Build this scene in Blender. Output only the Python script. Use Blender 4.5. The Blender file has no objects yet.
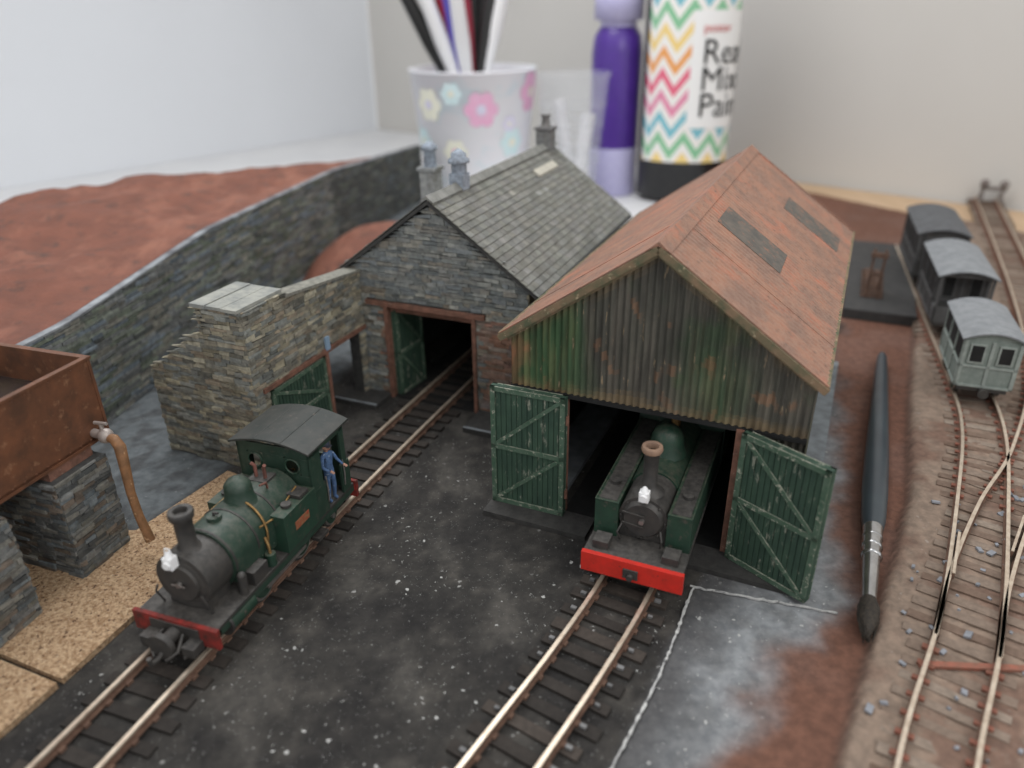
import bpy, math, random
from mathutils import Vector, Matrix, noise, Quaternion
random.seed(7)
R=random.uniform
def lerp(a,b,t): return a+(b-a)*t
def interp(x,xs,ys):
    if x<=xs[0]: return ys[0]+(x-xs[0])*(ys[1]-ys[0])/(xs[1]-xs[0])
    for i in range(len(xs)-1):
        if x<=xs[i+1]: return lerp(ys[i],ys[i+1],(x-xs[i])/(xs[i+1]-xs[i]))
    return ys[-1]+(x-xs[-1])*(ys[-1]-ys[-2])/(xs[-1]-xs[-2])
def sstep(a,b,x):
    t=max(0,min(1,(x-a)/(b-a))); return t*t*(3-2*t)
def mixc(a,b,t): return tuple(lerp(a[i],b[i],t) for i in range(3))
def fr_(x,y,z=0,o=4): return noise.fractal(Vector((x,y,z)),1,2,o)

# ------------------------------------------------------------ materials
MATS={}
def mat(name,c1,c2=None,scale=3.0,rough=.8,bump=.0,metal=0.0,stretch=(1,1,1),c3=None,scale3=12,thr3=.62,soft3=.06,usecol=False,coord='Object',alpha=1.0,ramp=(.35,.65),bscale=None,spec=.3,dust=None,c4=None,scale4=5,thr4=.58,soft4=.06,str4=(1,1,1)):
    if name in MATS: return MATS[name]
    m=bpy.data.materials.new(name); m.use_nodes=True
    nt=m.node_tree; N=nt.nodes; L=nt.links
    b=N['Principled BSDF']; b.inputs['Roughness'].default_value=rough; b.inputs['Metallic'].default_value=metal
    b.inputs['Specular IOR Level'].default_value=spec
    tc=N.new('ShaderNodeTexCoord')
    def mapping(s):
        mp=N.new('ShaderNodeMapping'); mp.inputs['Scale'].default_value=s; L.new(tc.outputs[coord],mp.inputs['Vector']); return mp
    mp=mapping(stretch)
    def nz(s,d=8,r=.6,mpp=None):
        n=N.new('ShaderNodeTexNoise'); n.inputs['Scale'].default_value=s; n.inputs['Detail'].default_value=d; n.inputs['Roughness'].default_value=r
        L.new((mpp or mp).outputs[0],n.inputs['Vector']); return n
    def mix(f,a,bb,mode='MIX'):
        x=N.new('ShaderNodeMix'); x.data_type='RGBA'; x.blend_type=mode
        for sock,val in ((x.inputs[0],f),(x.inputs[6],a),(x.inputs[7],bb)):
            if hasattr(val,'is_linked'): L.new(val,sock)
            elif isinstance(val,(int,float)): sock.default_value=val
            else: sock.default_value=(*val,1)
        return x.outputs[2]
    def mr(v,a,bb,c=0,d=1):
        x=N.new('ShaderNodeMapRange'); L.new(v,x.inputs[0])
        for i,q in enumerate((a,bb,c,d)): x.inputs[i+1].default_value=q
        return x.outputs[0]
    c2=c2 or tuple(x*.75 for x in c1)
    n1=nz(scale)
    col=mix(mr(n1.outputs[0],ramp[0],ramp[1]),c1,c2)
    if usecol:
        at=N.new('ShaderNodeVertexColor'); at.layer_name='Col'
        col=mix(1.0,col,at.outputs[0],'MULTIPLY')
    if c4:
        n4=nz(scale4,6,.7,mapping(str4)); col=mix(mr(n4.outputs[0],thr4,thr4+soft4),col,c4)
    if c3:
        n3=nz(scale3,5,.7)
        col=mix(mr(n3.outputs[0],thr3,thr3+soft3),col,c3)
    if dust:
        ge=N.new('ShaderNodeNewGeometry'); sp=N.new('ShaderNodeSeparateXYZ'); L.new(ge.outputs['Normal'],sp.inputs[0])
        n5=nz(9,6,.7); mu=N.new('ShaderNodeMath'); mu.operation='MULTIPLY'
        L.new(mr(sp.outputs[2],.2,1,.1,1),mu.inputs[0]); L.new(mr(n5.outputs[0],.38,.68,0,dust[1]),mu.inputs[1])
        col=mix(mu.outputs[0],col,dust[0])
    L.new(col,b.inputs['Base Color'])
    if bump>0:
        nb=nz(bscale or scale*4,6,.65); bp=N.new('ShaderNodeBump'); bp.inputs['Strength'].default_value=bump; bp.inputs['Distance'].default_value=.05
        L.new(nb.outputs[0],bp.inputs['Height']); L.new(bp.outputs[0],b.inputs['Normal'])
    if alpha<1: b.inputs['Alpha'].default_value=alpha
    MATS[name]=m; return m

# ------------------------------------------------------------ mesh builder
class MB:
    def __init__(s): s.v=[];s.f=[];s.m=[];s.c=[];s.sm=[];s.mats=[];s.M=Matrix.Identity(4)
    def mi(s,m):
        if m not in s.mats: s.mats.append(m)
        return s.mats.index(m)
    def add(s,vs,fs,m,col=(1,1,1),smooth=False):
        o=len(s.v); s.v+=[tuple(s.M@Vector(p)) for p in vs]; k=s.mi(m); many=isinstance(col,list)
        for j,f in enumerate(fs): s.f.append([o+i for i in f]); s.m.append(k); s.c.append(col[j] if many else col); s.sm.append(smooth)
    def hexa(s,p,m,col=(1,1,1)):
        s.add(p,[(3,2,1,0),(4,5,6,7),(0,1,5,4),(1,2,6,5),(2,3,7,6),(3,0,4,7)],m,col)
    def box(s,x0,x1,y0,y1,z0,z1,m,col=(1,1,1)):
        s.hexa([(x0,y0,z0),(x1,y0,z0),(x1,y1,z0),(x0,y1,z0),(x0,y0,z1),(x1,y0,z1),(x1,y1,z1),(x0,y1,z1)],m,col)
    def beam(s,p,q,w,h,m,up=(0,0,1),col=(1,1,1)):
        p=Vector(p);q=Vector(q);d=(q-p).normalized(); u=Vector(up); sd=d.cross(u).normalized(); u=sd.cross(d)
        a=sd*w/2; b=u*h/2
        s.hexa([p-a-b,p+a-b,q+a-b,q-a-b,p-a+b,p+a+b,q+a+b,q-a+b],m,col)
    def cyl(s,p,q,r0,r1=None,m=None,seg=20,caps=True,col=(1,1,1)):
        r1=r0 if r1 is None else r1
        p=Vector(p);q=Vector(q);d=(q-p).normalized()
        a=Vector((0,0,1)) if abs(d.z)<.9 else Vector((1,0,0))
        u=d.cross(a).normalized(); w=d.cross(u)
        vs=[];
        for c,r in ((p,r0),(q,r1)):
            for i in range(seg):
                t=2*math.pi*i/seg; vs.append(c+u*math.cos(t)*r+w*math.sin(t)*r)
        s.add(vs,[(i,(i+1)%seg,seg+(i+1)%seg,seg+i) for i in range(seg)],m,col,True)
        if caps:
            s.add(vs[:seg],[tuple(range(seg))[::-1]],m,col); s.add(vs[seg:],[tuple(range(seg))],m,col)
    def lathe(s,c,prof,m,seg=24,sx=1,sy=1,col=(1,1,1),axis=None,caps=True):
        vs=[];c=Vector(c)
        q=Quaternion() if axis is None else Vector((0,0,1)).rotation_difference(Vector(axis))
        for r,z in prof:
            for i in range(seg):
                t=2*math.pi*i/seg; vs.append(c+q@Vector((r*sx*math.cos(t),r*sy*math.sin(t),z)))
        fs=[]
        for k in range(len(prof)-1):
            for i in range(seg): fs.append((k*seg+i,k*seg+(i+1)%seg,(k+1)*seg+(i+1)%seg,(k+1)*seg+i))
        s.add(vs,fs,m,col,True)
        if caps: s.add(vs[:seg],[tuple(range(seg))[::-1]],m,col); s.add(vs[-seg:],[tuple(range(seg))],m,col)
    def ball(s,c,r,m,sx=1,sy=1,sz=1,seg=14,col=(1,1,1)):
        s.lathe(c,[(max(.001,r*math.sin(math.pi*k/8)),-r*sz*math.cos(math.pi*k/8)) for k in range(9)],m,seg,sx,sy,col)
    def tube(s,pts,r,m,seg=8,col=(1,1,1)):
        rs=r if isinstance(r,(list,tuple)) else [r]*len(pts)
        P=[Vector(p) for p in pts]; vs=[];u=None
        for i,p in enumerate(P):
            d=(P[min(i+1,len(P)-1)]-P[max(i-1,0)]).normalized()
            if u is None:
                a=Vector((0,0,1)) if abs(d.z)<.9 else Vector((1,0,0)); u=d.cross(a).normalized()
            else: u=(u-d*u.dot(d)).normalized()
            w=d.cross(u)
            for k in range(seg):
                t=2*math.pi*k/seg; vs.append(p+(u*math.cos(t)+w*math.sin(t))*rs[i])
        fs=[(i*seg+k,i*seg+(k+1)%seg,(i+1)*seg+(k+1)%seg,(i+1)*seg+k) for i in range(len(P)-1) for k in range(seg)]
        s.add(vs,fs,m,col,True)
        s.add(vs[:seg],[tuple(range(seg))[::-1]],m,col); s.add(vs[-seg:],[tuple(range(seg))],m,col)
    def prism(s,poly,y0,y1,m,col=(1,1,1)):
        n=len(poly); vs=[(x,y0,z) for x,z in poly]+[(x,y1,z) for x,z in poly]
        s.add(vs,[tuple(range(n)),tuple(range(n,2*n))[::-1]]+[(i,n+i,n+(i+1)%n,(i+1)%n) for i in range(n)],m,col)
    def obj(s,name,parent=None,loc=None,bevel=0):
        me=bpy.data.meshes.new(name); me.from_pydata(s.v,[],s.f); 
        for m in s.mats: me.materials.append(m)
        me.polygons.foreach_set('material_index',s.m); me.polygons.foreach_set('use_smooth',s.sm)
        ca=me.color_attributes.new('Col','FLOAT_COLOR','CORNER'); arr=[]
        for f,c in zip(s.f,s.c): arr+=[c[0],c[1],c[2],1.0]*len(f)
        ca.data.foreach_set('color',arr)
        me.update(); o=bpy.data.objects.new(name,me); bpy.context.collection.objects.link(o)
        if bevel:
            b=o.modifiers.new('bevel','BEVEL'); b.width=bevel; b.segments=2; b.limit_method='ANGLE'; b.angle_limit=math.radians(50)
        if parent: o.parent=parent
        return o
def frame(x,y,yaw,z=0): return Matrix.Translation((x,y,z))@Matrix.Rotation(yaw,4,'Z')
def place(o,x,y,yaw,z=0): o.matrix_world=frame(x,y,yaw,z); return o

M_stone=mat('slate_rubble',(1.05,1.02,.93),(.60,.59,.56),scale=7,bump=.8,usecol=True,rough=.9,bscale=22,c3=(.40,.38,.31),scale3=16,thr3=.65,soft3=.05,c4=(.13,.12,.085),scale4=1.4,thr4=.56,soft4=.2)
M_mortar=mat('dark_mortar',(.07,.07,.065),(.04,.04,.04),scale=8)
M_slate=mat('roof_slate',(1,1,.97),(.66,.67,.64),scale=3,bump=.3,usecol=True,rough=.75,c3=(.26,.24,.19),scale3=7,thr3=.6,soft3=.12)
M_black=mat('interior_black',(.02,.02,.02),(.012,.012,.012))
M_rust=mat('rusty_roof_paint',(.30,.150,.098),(.20,.115,.085),scale=1.6,bump=.2,rough=.6,c3=(.12,.075,.058),scale3=6,thr3=.57,soft3=.14,bscale=22,c4=(.40,.145,.085),scale4=.9,thr4=.52,soft4=.14,str4=(.5,1,1),ramp=(.40,.60),dust=((.36,.25,.19),.55))
M_roofgrey=mat('rooflight_panel',(.14,.12,.10),(.085,.08,.072),scale=4,rough=.7,c3=(.24,.13,.09),scale3=5,thr3=.55,soft3=.1)
M_rib=mat('corrugated_weathered',(1.25,1.25,1.2),(.62,.62,.62),scale=3,stretch=(1,1,.2),rough=.6,usecol=True,c3=(.25,.19,.12),scale3=11,thr3=.63,soft3=.05)
M_barge=mat('bargeboard',(.22,.145,.09),(.085,.095,.055),scale=3.5,c3=(.38,.31,.2),scale3=10,thr3=.6)
M_green=mat('green_door_paint',(.045,.095,.060),(.075,.125,.088),scale=5,rough=.65,c3=(.36,.36,.29),scale3=10,thr3=.57,soft3=.06,dust=((.42,.4,.33),.9))
M_greenD=mat('green_door_boards',(.045,.085,.057),(.03,.058,.042),scale=6,rough=.7,c3=(.24,.25,.2),scale3=7,thr3=.58,soft3=.09,stretch=(1,1,.35))
M_timber=mat('red_brown_timber',(.25,.12,.085),(.13,.07,.05),scale=5,rough=.8,bump=.3,c3=(.33,.25,.2),scale3=11,thr3=.62)
M_locog=mat('loco_green',(.014,.036,.023),(.022,.05,.034),scale=4,rough=.5,c3=(.07,.065,.05),scale3=8,thr3=.57,soft3=.15,spec=.5,dust=((.11,.11,.09),.7))
M_locog2=mat('loco_green_worn',(.018,.055,.033),(.013,.038,.025),scale=4,rough=.5,c3=(.085,.075,.06),scale3=8,thr3=.57,soft3=.12,spec=.5,dust=((.13,.12,.09),.7))
M_locob=mat('loco_black',(.028,.027,.026),(.05,.045,.04),scale=5,rough=.6,spec=.5,dust=((.13,.12,.11),.6))
M_red=mat('buffer_red',(.62,.03,.02),(.48,.03,.02),scale=6,rough=.5,c3=(.2,.03,.02),scale3=9,thr3=.63)
M_redd=mat('buffer_red_dirty',(.28,.03,.024),(.07,.025,.02),scale=6,rough=.6)
M_plate=mat('name_plate',(.30,.05,.03),(.25,.16,.08),scale=14,rough=.5)
M_brass=mat('brass',(.40,.25,.10),(.2,.12,.05),scale=6,rough=.45,metal=.7)
M_silver=mat('steel',(.45,.42,.40),(.28,.25,.23),scale=8,rough=.4,metal=.8)
M_white=mat('white_plastic',(.9,.9,.9),(.8,.8,.81),scale=4,rough=.5)
M_lead=mat('vent_lead',(.36,.42,.50),(.2,.22,.25),scale=8,rough=.6,bump=.2)

PAL=[(.34,.32,.27),(.27,.26,.23),(.40,.37,.29),(.22,.22,.20),(.30,.31,.30),(.36,.31,.25),(.25,.27,.27),(.43,.41,.34)]
PALB=[(.30,.31,.30),(.24,.26,.26),(.35,.34,.31),(.20,.22,.23),(.27,.30,.33),(.31,.28,.24),(.38,.39,.38)]
PALD=[(.15,.16,.17),(.21,.22,.23),(.12,.13,.14),(.18,.21,.24),(.24,.24,.23),(.19,.16,.14)]
def stones(mb,pt,out,t0,t1,ztop,openings=(),pal=PAL,rh=(.075,.13),rl=(.16,.5),prot=.05,z0=0.0,tint=None,jit=.022):
    zmax=max(ztop(lerp(t0,t1,i/20)) for i in range(21)); z=z0
    while z<zmax:
        h=R(*rh); t=t0-R(0,.2)
        while t<t1:
            l=R(*rl); a=max(t,t0); b=min(t+l,t1); t+=l
            if b-a<.04: continue
            segs=[(a,b)]
            for (o0,o1,oz0,oz1) in openings:
                if z+h*.5>oz0 and z+h*.5<oz1:
                    ns=[]
                    for (p,q) in segs:
                        if q<=o0 or p>=o1: ns.append((p,q))
                        else:
                            if p<o0: ns.append((p,o0))
                            if q>o1: ns.append((o1,q))
                    segs=ns
            for (p,q) in segs:
                if q-p<.03: continue
                zt0=min(z+h,ztop(p)); zt1=min(z+h,ztop(q))
                if max(zt0,zt1)-z<.02: continue
                zt0=max(zt0,z+.005); zt1=max(zt1,z+.005)
                j=[R(-jit,jit) for _ in range(4)]
                if z+h>=ztop(p)-.02 or z+h>=ztop(q)-.02: j[2]=j[3]=0
                g=.004; d=R(.0,prot); P=Vector(pt(p+g)); Q=Vector(pt(q-g)); o=Vector(out((p+q)/2))
                A=P+o*(d+R(-.015,.015)); B=Q+o*(d+R(-.015,.015)); C=Q-o*.05; D=P-o*.05
                c=random.choice(pal); k=R(.7,1.3); c=tuple(x*k for x in c)
                if tint:
                    tt=tint(p,z); c=mixc(c,tt[0],tt[1]*R(.4,1.3)) if tt else c
                mb.hexa([(A.x,A.y,z+g+j[0]),(B.x,B.y,z+g+j[1]),(C.x,C.y,z+g),(D.x,D.y,z+g),(A.x,A.y,zt0-g+j[2]),(B.x,B.y,zt1-g+j[3]),(C.x,C.y,zt1-g),(D.x,D.y,zt0-g)],M_stone,c)
        z+=h

def door(mb,w,h,t=.09):
    mb.box(0,w,-t/2,t/2,0,h,M_greenD)
    n=int(w/.115)
    for side in (-1,1):
        for i in range(n):
            a=i*w/n; y=side*t/2
            mb.box(a+.012,a+w/n-.012,min(y,y+side*.018),max(y,y+side*.018),.02,h-.02,M_greenD)
        y0,y1=sorted((side*(t/2+.015),side*(t/2+.05)))
        fw=.105
        for (a,b,c,d) in ((0,fw,0,h),(w-fw,w,0,h),(0,w,h-fw,h),(0,w,h*.5-fw/2,h*.5+fw/2),(0,w,0,fw)):
            mb.box(a,b,y0,y1,c,d,M_green)
        yc=(y0+y1)/2
        mb.beam((fw,yc,h*.5-fw/2),(w-fw,yc,fw),.035,.08,M_green,up=(0,0,1))
        mb.beam((fw,yc,h-fw),(w-fw,yc,h*.5+fw/2) if side>0 else (w-fw,yc,h*.5+fw/2),.035,.08,M_green,up=(0,0,1))

# ============================================================ CORRUGATED ENGINE SHED
def corrugated_shed():
    mb=MB(); W,hd,he,ha,L=2.9,2.91,4.09,6.2,10.15; sl=(ha-he)/3.01
    roofz=lambda x:ha-abs(x)*sl
    def ribcol(u,z,zt,zb,front):
        n=fr_(u*.8,z*.5,3); n2=fr_(u*6,z*.5,8); n3=fr_(u*1.5,z*1.2,12)
        c=mixc((.068,.066,.056),(.10,.092,.078),sstep(-.3,.4,n2))
        if front:
            g=max(sstep(-1.0,-1.9,u+n*.5)*.85, math.exp(-((u-1.15+n*.4)/.45)**2)*.55*sstep(5.2,4.2,z), sstep(.25,.6,n)*.5)
            c=mixc(c,mixc((.040,.095,.04),(.085,.12,.05),sstep(-.2,.4,n2)),g)
            e=sstep(.35,.0,zt-z+n3*.15)*.55+sstep(.3,.0,z-zb+n3*.2)*.6
            c=mixc(c,(.22,.155,.085),min(.8,e))
            c=mixc(c,(.26,.13,.07),sstep(.35,.6,n3)*.45+sstep(-2.3,-2.8,u)*sstep(-.1,.3,n3)*.6)
        else: c=mixc(c,(.09,.12,.06),sstep(-.1,.4,n)*.6)
        return c
    def corr(x0,x1,zb,ztf,fix,axis,m,pitch=.135,amp=.027,n=6,rows=10,front=False):
        N_=max(2,int((x1-x0)/pitch*n)); vs=[];cols=[]
        for i in range(N_+1):
            x=x0+(x1-x0)*i/N_; d=amp*math.sin(2*math.pi*x/pitch)
            p=(x,fix+d) if axis=='x' else (fix+d,x)
            for k in range(rows+1): vs.append((p[0],p[1],lerp(zb,ztf(x),k/rows)))
        fs=[]
        for i in range(N_):
            x=x0+(x1-x0)*(i+.5)/N_
            for k in range(rows):
                a=i*(rows+1)+k; fs.append((a,a+rows+1,a+rows+2,a+1)); cols.append(ribcol(x,lerp(zb,ztf(x),(k+.5)/rows),ztf(x),zb,front))
        mb.add(vs,fs,m,cols,smooth=True)
    corr(-W,W,hd,lambda x:roofz(x)-.06,0,'x',M_rib,rows=26,front=True)
    corr(-W,-1.72,0.05,lambda x:hd+.1,.03,'x',M_rib); corr(1.72,W,0.05,lambda x:hd+.1,.03,'x',M_rib)
    corr(-W,W,0,lambda x:roofz(x)-.06,L-.1,'x',M_rib)
    corr(0,L-.1,0.0,lambda x:roofz(W)-.02,W,'y',M_rib); corr(0,L-.1,0.0,lambda x:roofz(W)-.02,-W,'y',M_rib)
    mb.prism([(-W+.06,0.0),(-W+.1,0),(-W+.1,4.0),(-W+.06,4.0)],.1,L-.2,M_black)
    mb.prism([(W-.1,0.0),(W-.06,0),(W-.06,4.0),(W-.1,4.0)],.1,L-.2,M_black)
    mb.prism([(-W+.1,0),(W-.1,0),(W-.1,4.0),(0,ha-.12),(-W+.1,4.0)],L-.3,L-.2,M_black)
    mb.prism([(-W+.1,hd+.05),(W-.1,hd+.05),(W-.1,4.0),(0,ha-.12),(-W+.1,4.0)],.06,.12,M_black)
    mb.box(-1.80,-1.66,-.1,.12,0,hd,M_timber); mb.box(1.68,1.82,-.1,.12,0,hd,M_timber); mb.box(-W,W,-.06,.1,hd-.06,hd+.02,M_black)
    o=.17
    for sgn in (-1,1):
        n=int((L+.3)/.17*6); vs=[]
        ex=W+o
        for i in range(n+1):
            y=-.2+(L+.3)*i/n; d=.009*math.sin(2*math.pi*y/.17)
            for k in range(5):
                x=ex*k/4; vs.append((sgn*x,y,ha-x*sl+.05+d))
        fs=[]
        for i in range(n):
            for k in range(4):
                a=i*5+k; f=(a,a+1,a+6,a+5); fs.append(f if sgn>0 else f[::-1])
        mb.add(vs,fs,M_rust,smooth=True)
        P=[(0,ha),(sgn*ex,ha-ex*sl),(sgn*ex,ha-ex*sl-.06),(0,ha-.08)]
        mb.prism(P,-.2,L+.1,M_barge)
        for y in (-.17,1.6,L+.05):
            mb.beam((0,y,ha+.062),(sgn*ex,y,ha-ex*sl+.062),.05,.012,M_rust)
        mb.beam((sgn*ex,-.2,ha-ex*sl+.03),(sgn*ex,L+.1,ha-ex*sl+.03),.06,.07,M_barge)
        mb.beam((sgn*.0,-.22,ha-.04),(sgn*ex,-.22,ha-ex*sl-.04),.06,.13,M_barge)
        mb.beam((sgn*.0,-.12,ha-.14),(sgn*(ex-.15),-.12,ha-(ex-.15)*sl-.14),.1,.08,M_barge)
    mb.prism([(-.22,ha-.08),(0,ha+.1),(.22,ha-.08),(0,ha+.02)],-.22,L+.12,M_rust)
    def panel(y0,y1,x0,x1):
        z=lambda x:ha-x*sl+.066
        mb.hexa([(x0,y0,z(x0)-.03),(x1,y0,z(x1)-.03),(x1,y1,z(x1)-.03),(x0,y1,z(x0)-.03),(x0,y0,z(x0)),(x1,y0,z(x1)),(x1,y1,z(x1)),(x0,y1,z(x0))],M_roofgrey)
    panel(2.9,4.2,.45,1.8); panel(7.2,8.4,1.35,2.75)
    mc=mat('concrete_plinth',(.24,.265,.28),(.15,.16,.17),scale=3,bump=.2)
    mb.box(-W-.15,-1.9,-.15,L+.1,-.05,.10,mc); mb.box(1.9,W+.45,-.15,L+.1,-.05,.10,mc)
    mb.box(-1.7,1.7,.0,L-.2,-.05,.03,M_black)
    md=mat('ash_slab',(.055,.053,.05),(.035,.034,.033),scale=5,bump=.3)
    mb.box(-3.3,-.95,-.75,-.05,-.02,.09,md); mb.box(.95,3.3,-.75,-.05,-.02,.09,md)
    M0=mb.M
    mb.M=M0@frame(-1.62,-.2,math.radians(180)+.02)@Matrix.Translation((0,0,.1)); door(mb,1.64,2.85)
    mb.M=M0@frame(1.84,-.16,math.radians(-26),.1); door(mb,1.74,2.85)
    mb.M=M0
    for z in (.6,2.4):
        mb.cyl((-1.62,-.16,z-.1),(-1.62,-.16,z+.1),.05,m=M_timber,seg=8); mb.cyl((1.82,-.16,z-.1),(1.82,-.16,z+.1),.05,m=M_timber,seg=8)
    o=mb.obj('engine_shed'); place(o,2.6378,12.8217,-.4271); return o
corrugated_shed()

# ============================================================ STONE SHED
def stone_shed():
    mb=MB(); W,he,ha,L=2.71,3.73,5.72,8.39; sl=(ha-he)/W
    rz=lambda x:ha-abs(x)*sl
    op=(-1.474,1.082,0,2.75)
    def tint(t,z):
        if z<2.72 and (t>1.1 or (-1.85<t<-1.47)): return ((.33,.16,.11),.65)
        if z>3.2: return ((.22,.25,.28),.5)
    stones(mb,lambda t:(t,0),lambda t:(0,-1),-W+.05,W-.1,lambda t:rz(t)-.12,openings=[op,(-2.1,1.45,2.72,2.95)],tint=tint,pal=PALB)
    stones(mb,lambda t:(W-.1,t),lambda t:(1,0),0,L,lambda t:he-.1)
    stones(mb,lambda t:(-W+.05,t),lambda t:(-1,0),0,L,lambda t:he-.1)
    stones(mb,lambda t:(t,L),lambda t:(0,1),-W+.05,W-.1,lambda t:rz(t)-.12)
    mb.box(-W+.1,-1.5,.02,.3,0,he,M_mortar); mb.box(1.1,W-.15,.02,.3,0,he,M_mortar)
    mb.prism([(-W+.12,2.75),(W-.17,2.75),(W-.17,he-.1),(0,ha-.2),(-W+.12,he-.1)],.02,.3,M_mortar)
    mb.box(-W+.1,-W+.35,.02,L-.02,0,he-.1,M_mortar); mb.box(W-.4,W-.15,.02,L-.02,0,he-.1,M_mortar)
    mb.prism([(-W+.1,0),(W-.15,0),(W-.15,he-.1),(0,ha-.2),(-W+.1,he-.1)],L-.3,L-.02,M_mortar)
    mb.box(-2.1,1.42,-.1,.08,2.75,2.87,M_timber); mb.box(-1.56,-1.45,-.08,.1,0,2.75,M_timber); mb.box(1.06,1.16,-.08,.1,0,2.75,M_timber)
    mb.box(-1.5,1.1,.1,.25,2.55,2.73,M_timber)
    M0=mb.M; mb.M=M0@frame(-1.38,.1,math.radians(84)); door(mb,1.2,2.6); mb.M=M0
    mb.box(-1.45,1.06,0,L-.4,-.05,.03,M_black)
    ex=W+.18
    for sgn in (-1,1):
        mb.prism([(0,ha-.02),(sgn*ex,ha-.02-ex*sl),(sgn*ex,ha-.1-ex*sl),(0,ha-.12)],-.12,L+.12,M_mortar)
        Ls=math.hypot(ex,ex*sl); rows=18; rh=Ls/rows; ux=ex/Ls; uz=-ex*sl/Ls
        nx,nz_=sl/math.hypot(1,sl),1/math.hypot(1,sl)
        for r in range(rows):
            s0=r*rh; s1=s0+rh*1.15; y=-.14-(r%2)*.14
            while y<L+.12:
                w=R(.22,.30); a=max(y,-.14)+.004; b=min(y+w,L+.14)-.004; y+=w
                if b-a<.03: continue
                e=R(0,.008); lo=.015; hi=.036+e
                def P(s,h,yy): return (sgn*(s*ux+h*nx),yy,ha+s*uz+h*nz_)
                c=R(.17,.235); cc=(c*R(.98,1.03),c,c*R(.90,.98))
                if random.random()<.06: cc=tuple(x*1.25 for x in cc)
                p=[P(s0,lo-.01,a),P(s1,lo+.005,a),P(s1,lo+.005,b),P(s0,lo-.01,b),P(s0,lo,a),P(s1,hi,a),P(s1,hi,b),P(s0,lo,b)]
                if sgn<0: p=[p[3],p[2],p[1],p[0],p[7],p[6],p[5],p[4]]
                mb.hexa(p,M_slate,cc)
    y=-.15
    while y<L+.1:
        mb.prism([(-.2,ha-.06),(0,ha+.1),(.2,ha-.06),(0,ha+.02)],y,y+.44,M_slate,(.25,.25,.24)); y+=.45
    z=lambda x:ha-x*sl+.09
    x0,x1,y0,y1=.55,.75,5.6,7.3
    mb.hexa([(x0,y0,z(x0)-.05),(x1,y0,z(x1)-.05),(x1,y1,z(x1)-.05),(x0,y1,z(x0)-.05),(x0,y0,z(x0)),(x1,y0,z(x1)),(x1,y1,z(x1)),(x0,y1,z(x0))],mat('pale_lead',(.5,.48,.4),(.4,.38,.33)))
    mb.cyl((ex+.05,-.1,he-.2),(ex+.05,L,he-.2),.07,m=M_mortar,seg=8)
    mb.box(-.2,.2,1.5,1.9,ha-.2,ha+.3,M_lead)
    mb.lathe((0,1.7,ha+.25),[(.2,0),(.2,.3),(.28,.32),(.28,.4),(.2,.46),(.2,.55),(.1,.62),(.02,.68)],M_lead,14)
    mb.box(-.25,.25,L-.5,L,ha-.4,ha+.5,M_stone,(.25,.26,.28)); mb.box(-.3,.3,L-.55,L+.05,ha+.5,ha+.58,M_stone,(.2,.2,.22))
    mb.lathe((0,L-.25,ha+.58),[(.15,0),(.12,.3),(.16,.32),(.16,.4)],M_stone,12,col=(.3,.3,.32))
    mb.box(-2.5,-2.0,4.0,4.5,he-.2,he+1.75,M_stone,(.42,.44,.47)); mb.box(-2.56,-1.94,3.94,4.56,he+1.75,he+1.85,M_stone,(.35,.37,.4))
    mb.lathe((-2.25,4.25,he+1.85),[(.2,0),(.17,.45),(.24,.5),(.24,.6),(.1,.72)],M_lead,12)
    ax0,ax1,b0=-5.3,-2.25,-4.55
    ftop=lambda t: 4.08 if t>-3.5 else lerp(2.25,3.5,(t-ax0)/1.8)
    stones(mb,lambda t:(t,b0),lambda t:(0,-1),ax0,ax1,ftop,rh=(.07,.11))
    mb.prism([(ax0+.03,0),(ax1-.03,0),(ax1-.03,4.05),(-3.5,4.05),(-3.5,3.45),(ax0+.03,2.2)],b0+.02,b0+.35,M_mortar)
    stop=lambda t: 4.08 if t<-3.2 else lerp(3.95,3.62,(t+3.2)/3.2)
    stones(mb,lambda t:(ax1,t),lambda t:(1,0),b0,-.05,stop,openings=[(-4.1,-.3,0,2.12)],rh=(.07,.11))
    mb.box(ax1-.35,ax1-.03,b0+.02,-4.1,0,4.05,M_mortar); mb.box(ax1-.35,ax1-.03,-.3,0,0,3.6,M_mortar)
    mb.hexa([(ax1-.35,-4.1,2.1),(ax1-.03,-4.1,2.1),(ax1-.03,0,2.1),(ax1-.35,0,2.1),(ax1-.35,-4.1,3.98),(ax1-.03,-4.1,3.98),(ax1-.03,0,3.58),(ax1-.35,0,3.58)],M_mortar)
    mb.box(-3.5,ax1-.03,b0+.3,-3.15,2.1,4.05,M_mortar)
    stones(mb,lambda t:(-3.5,t),lambda t:(-1,0),b0,-3.15,lambda t:4.08,z0=2.5)
    mcap=mat('cap_stone',(.36,.36,.32),(.22,.23,.22),scale=3,bump=.4,bscale=10)
    for k in range(3):
        mb.box(-3.58+.44*k,-3.16+.44*k,b0-.08+R(-.02,.02),-3.1,4.08,4.15+R(-.02,.02),mcap)
    mb.hexa([(ax1-.4,-3.1,3.95),(ax1+.06,-3.1,3.95),(ax1+.06,0,3.62),(ax1-.4,0,3.62),(ax1-.4,-3.1,4.02),(ax1+.06,-3.1,4.02),(ax1+.06,0,3.69),(ax1-.4,0,3.69)],M_stone,(.30,.30,.28))
    stones(mb,lambda t:(ax0,t),lambda t:(-1,0),b0,0,lambda t:2.2)
    mb.box(ax0+.03,ax0+.3,b0+.02,0,0,2.15,M_mortar)
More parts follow.
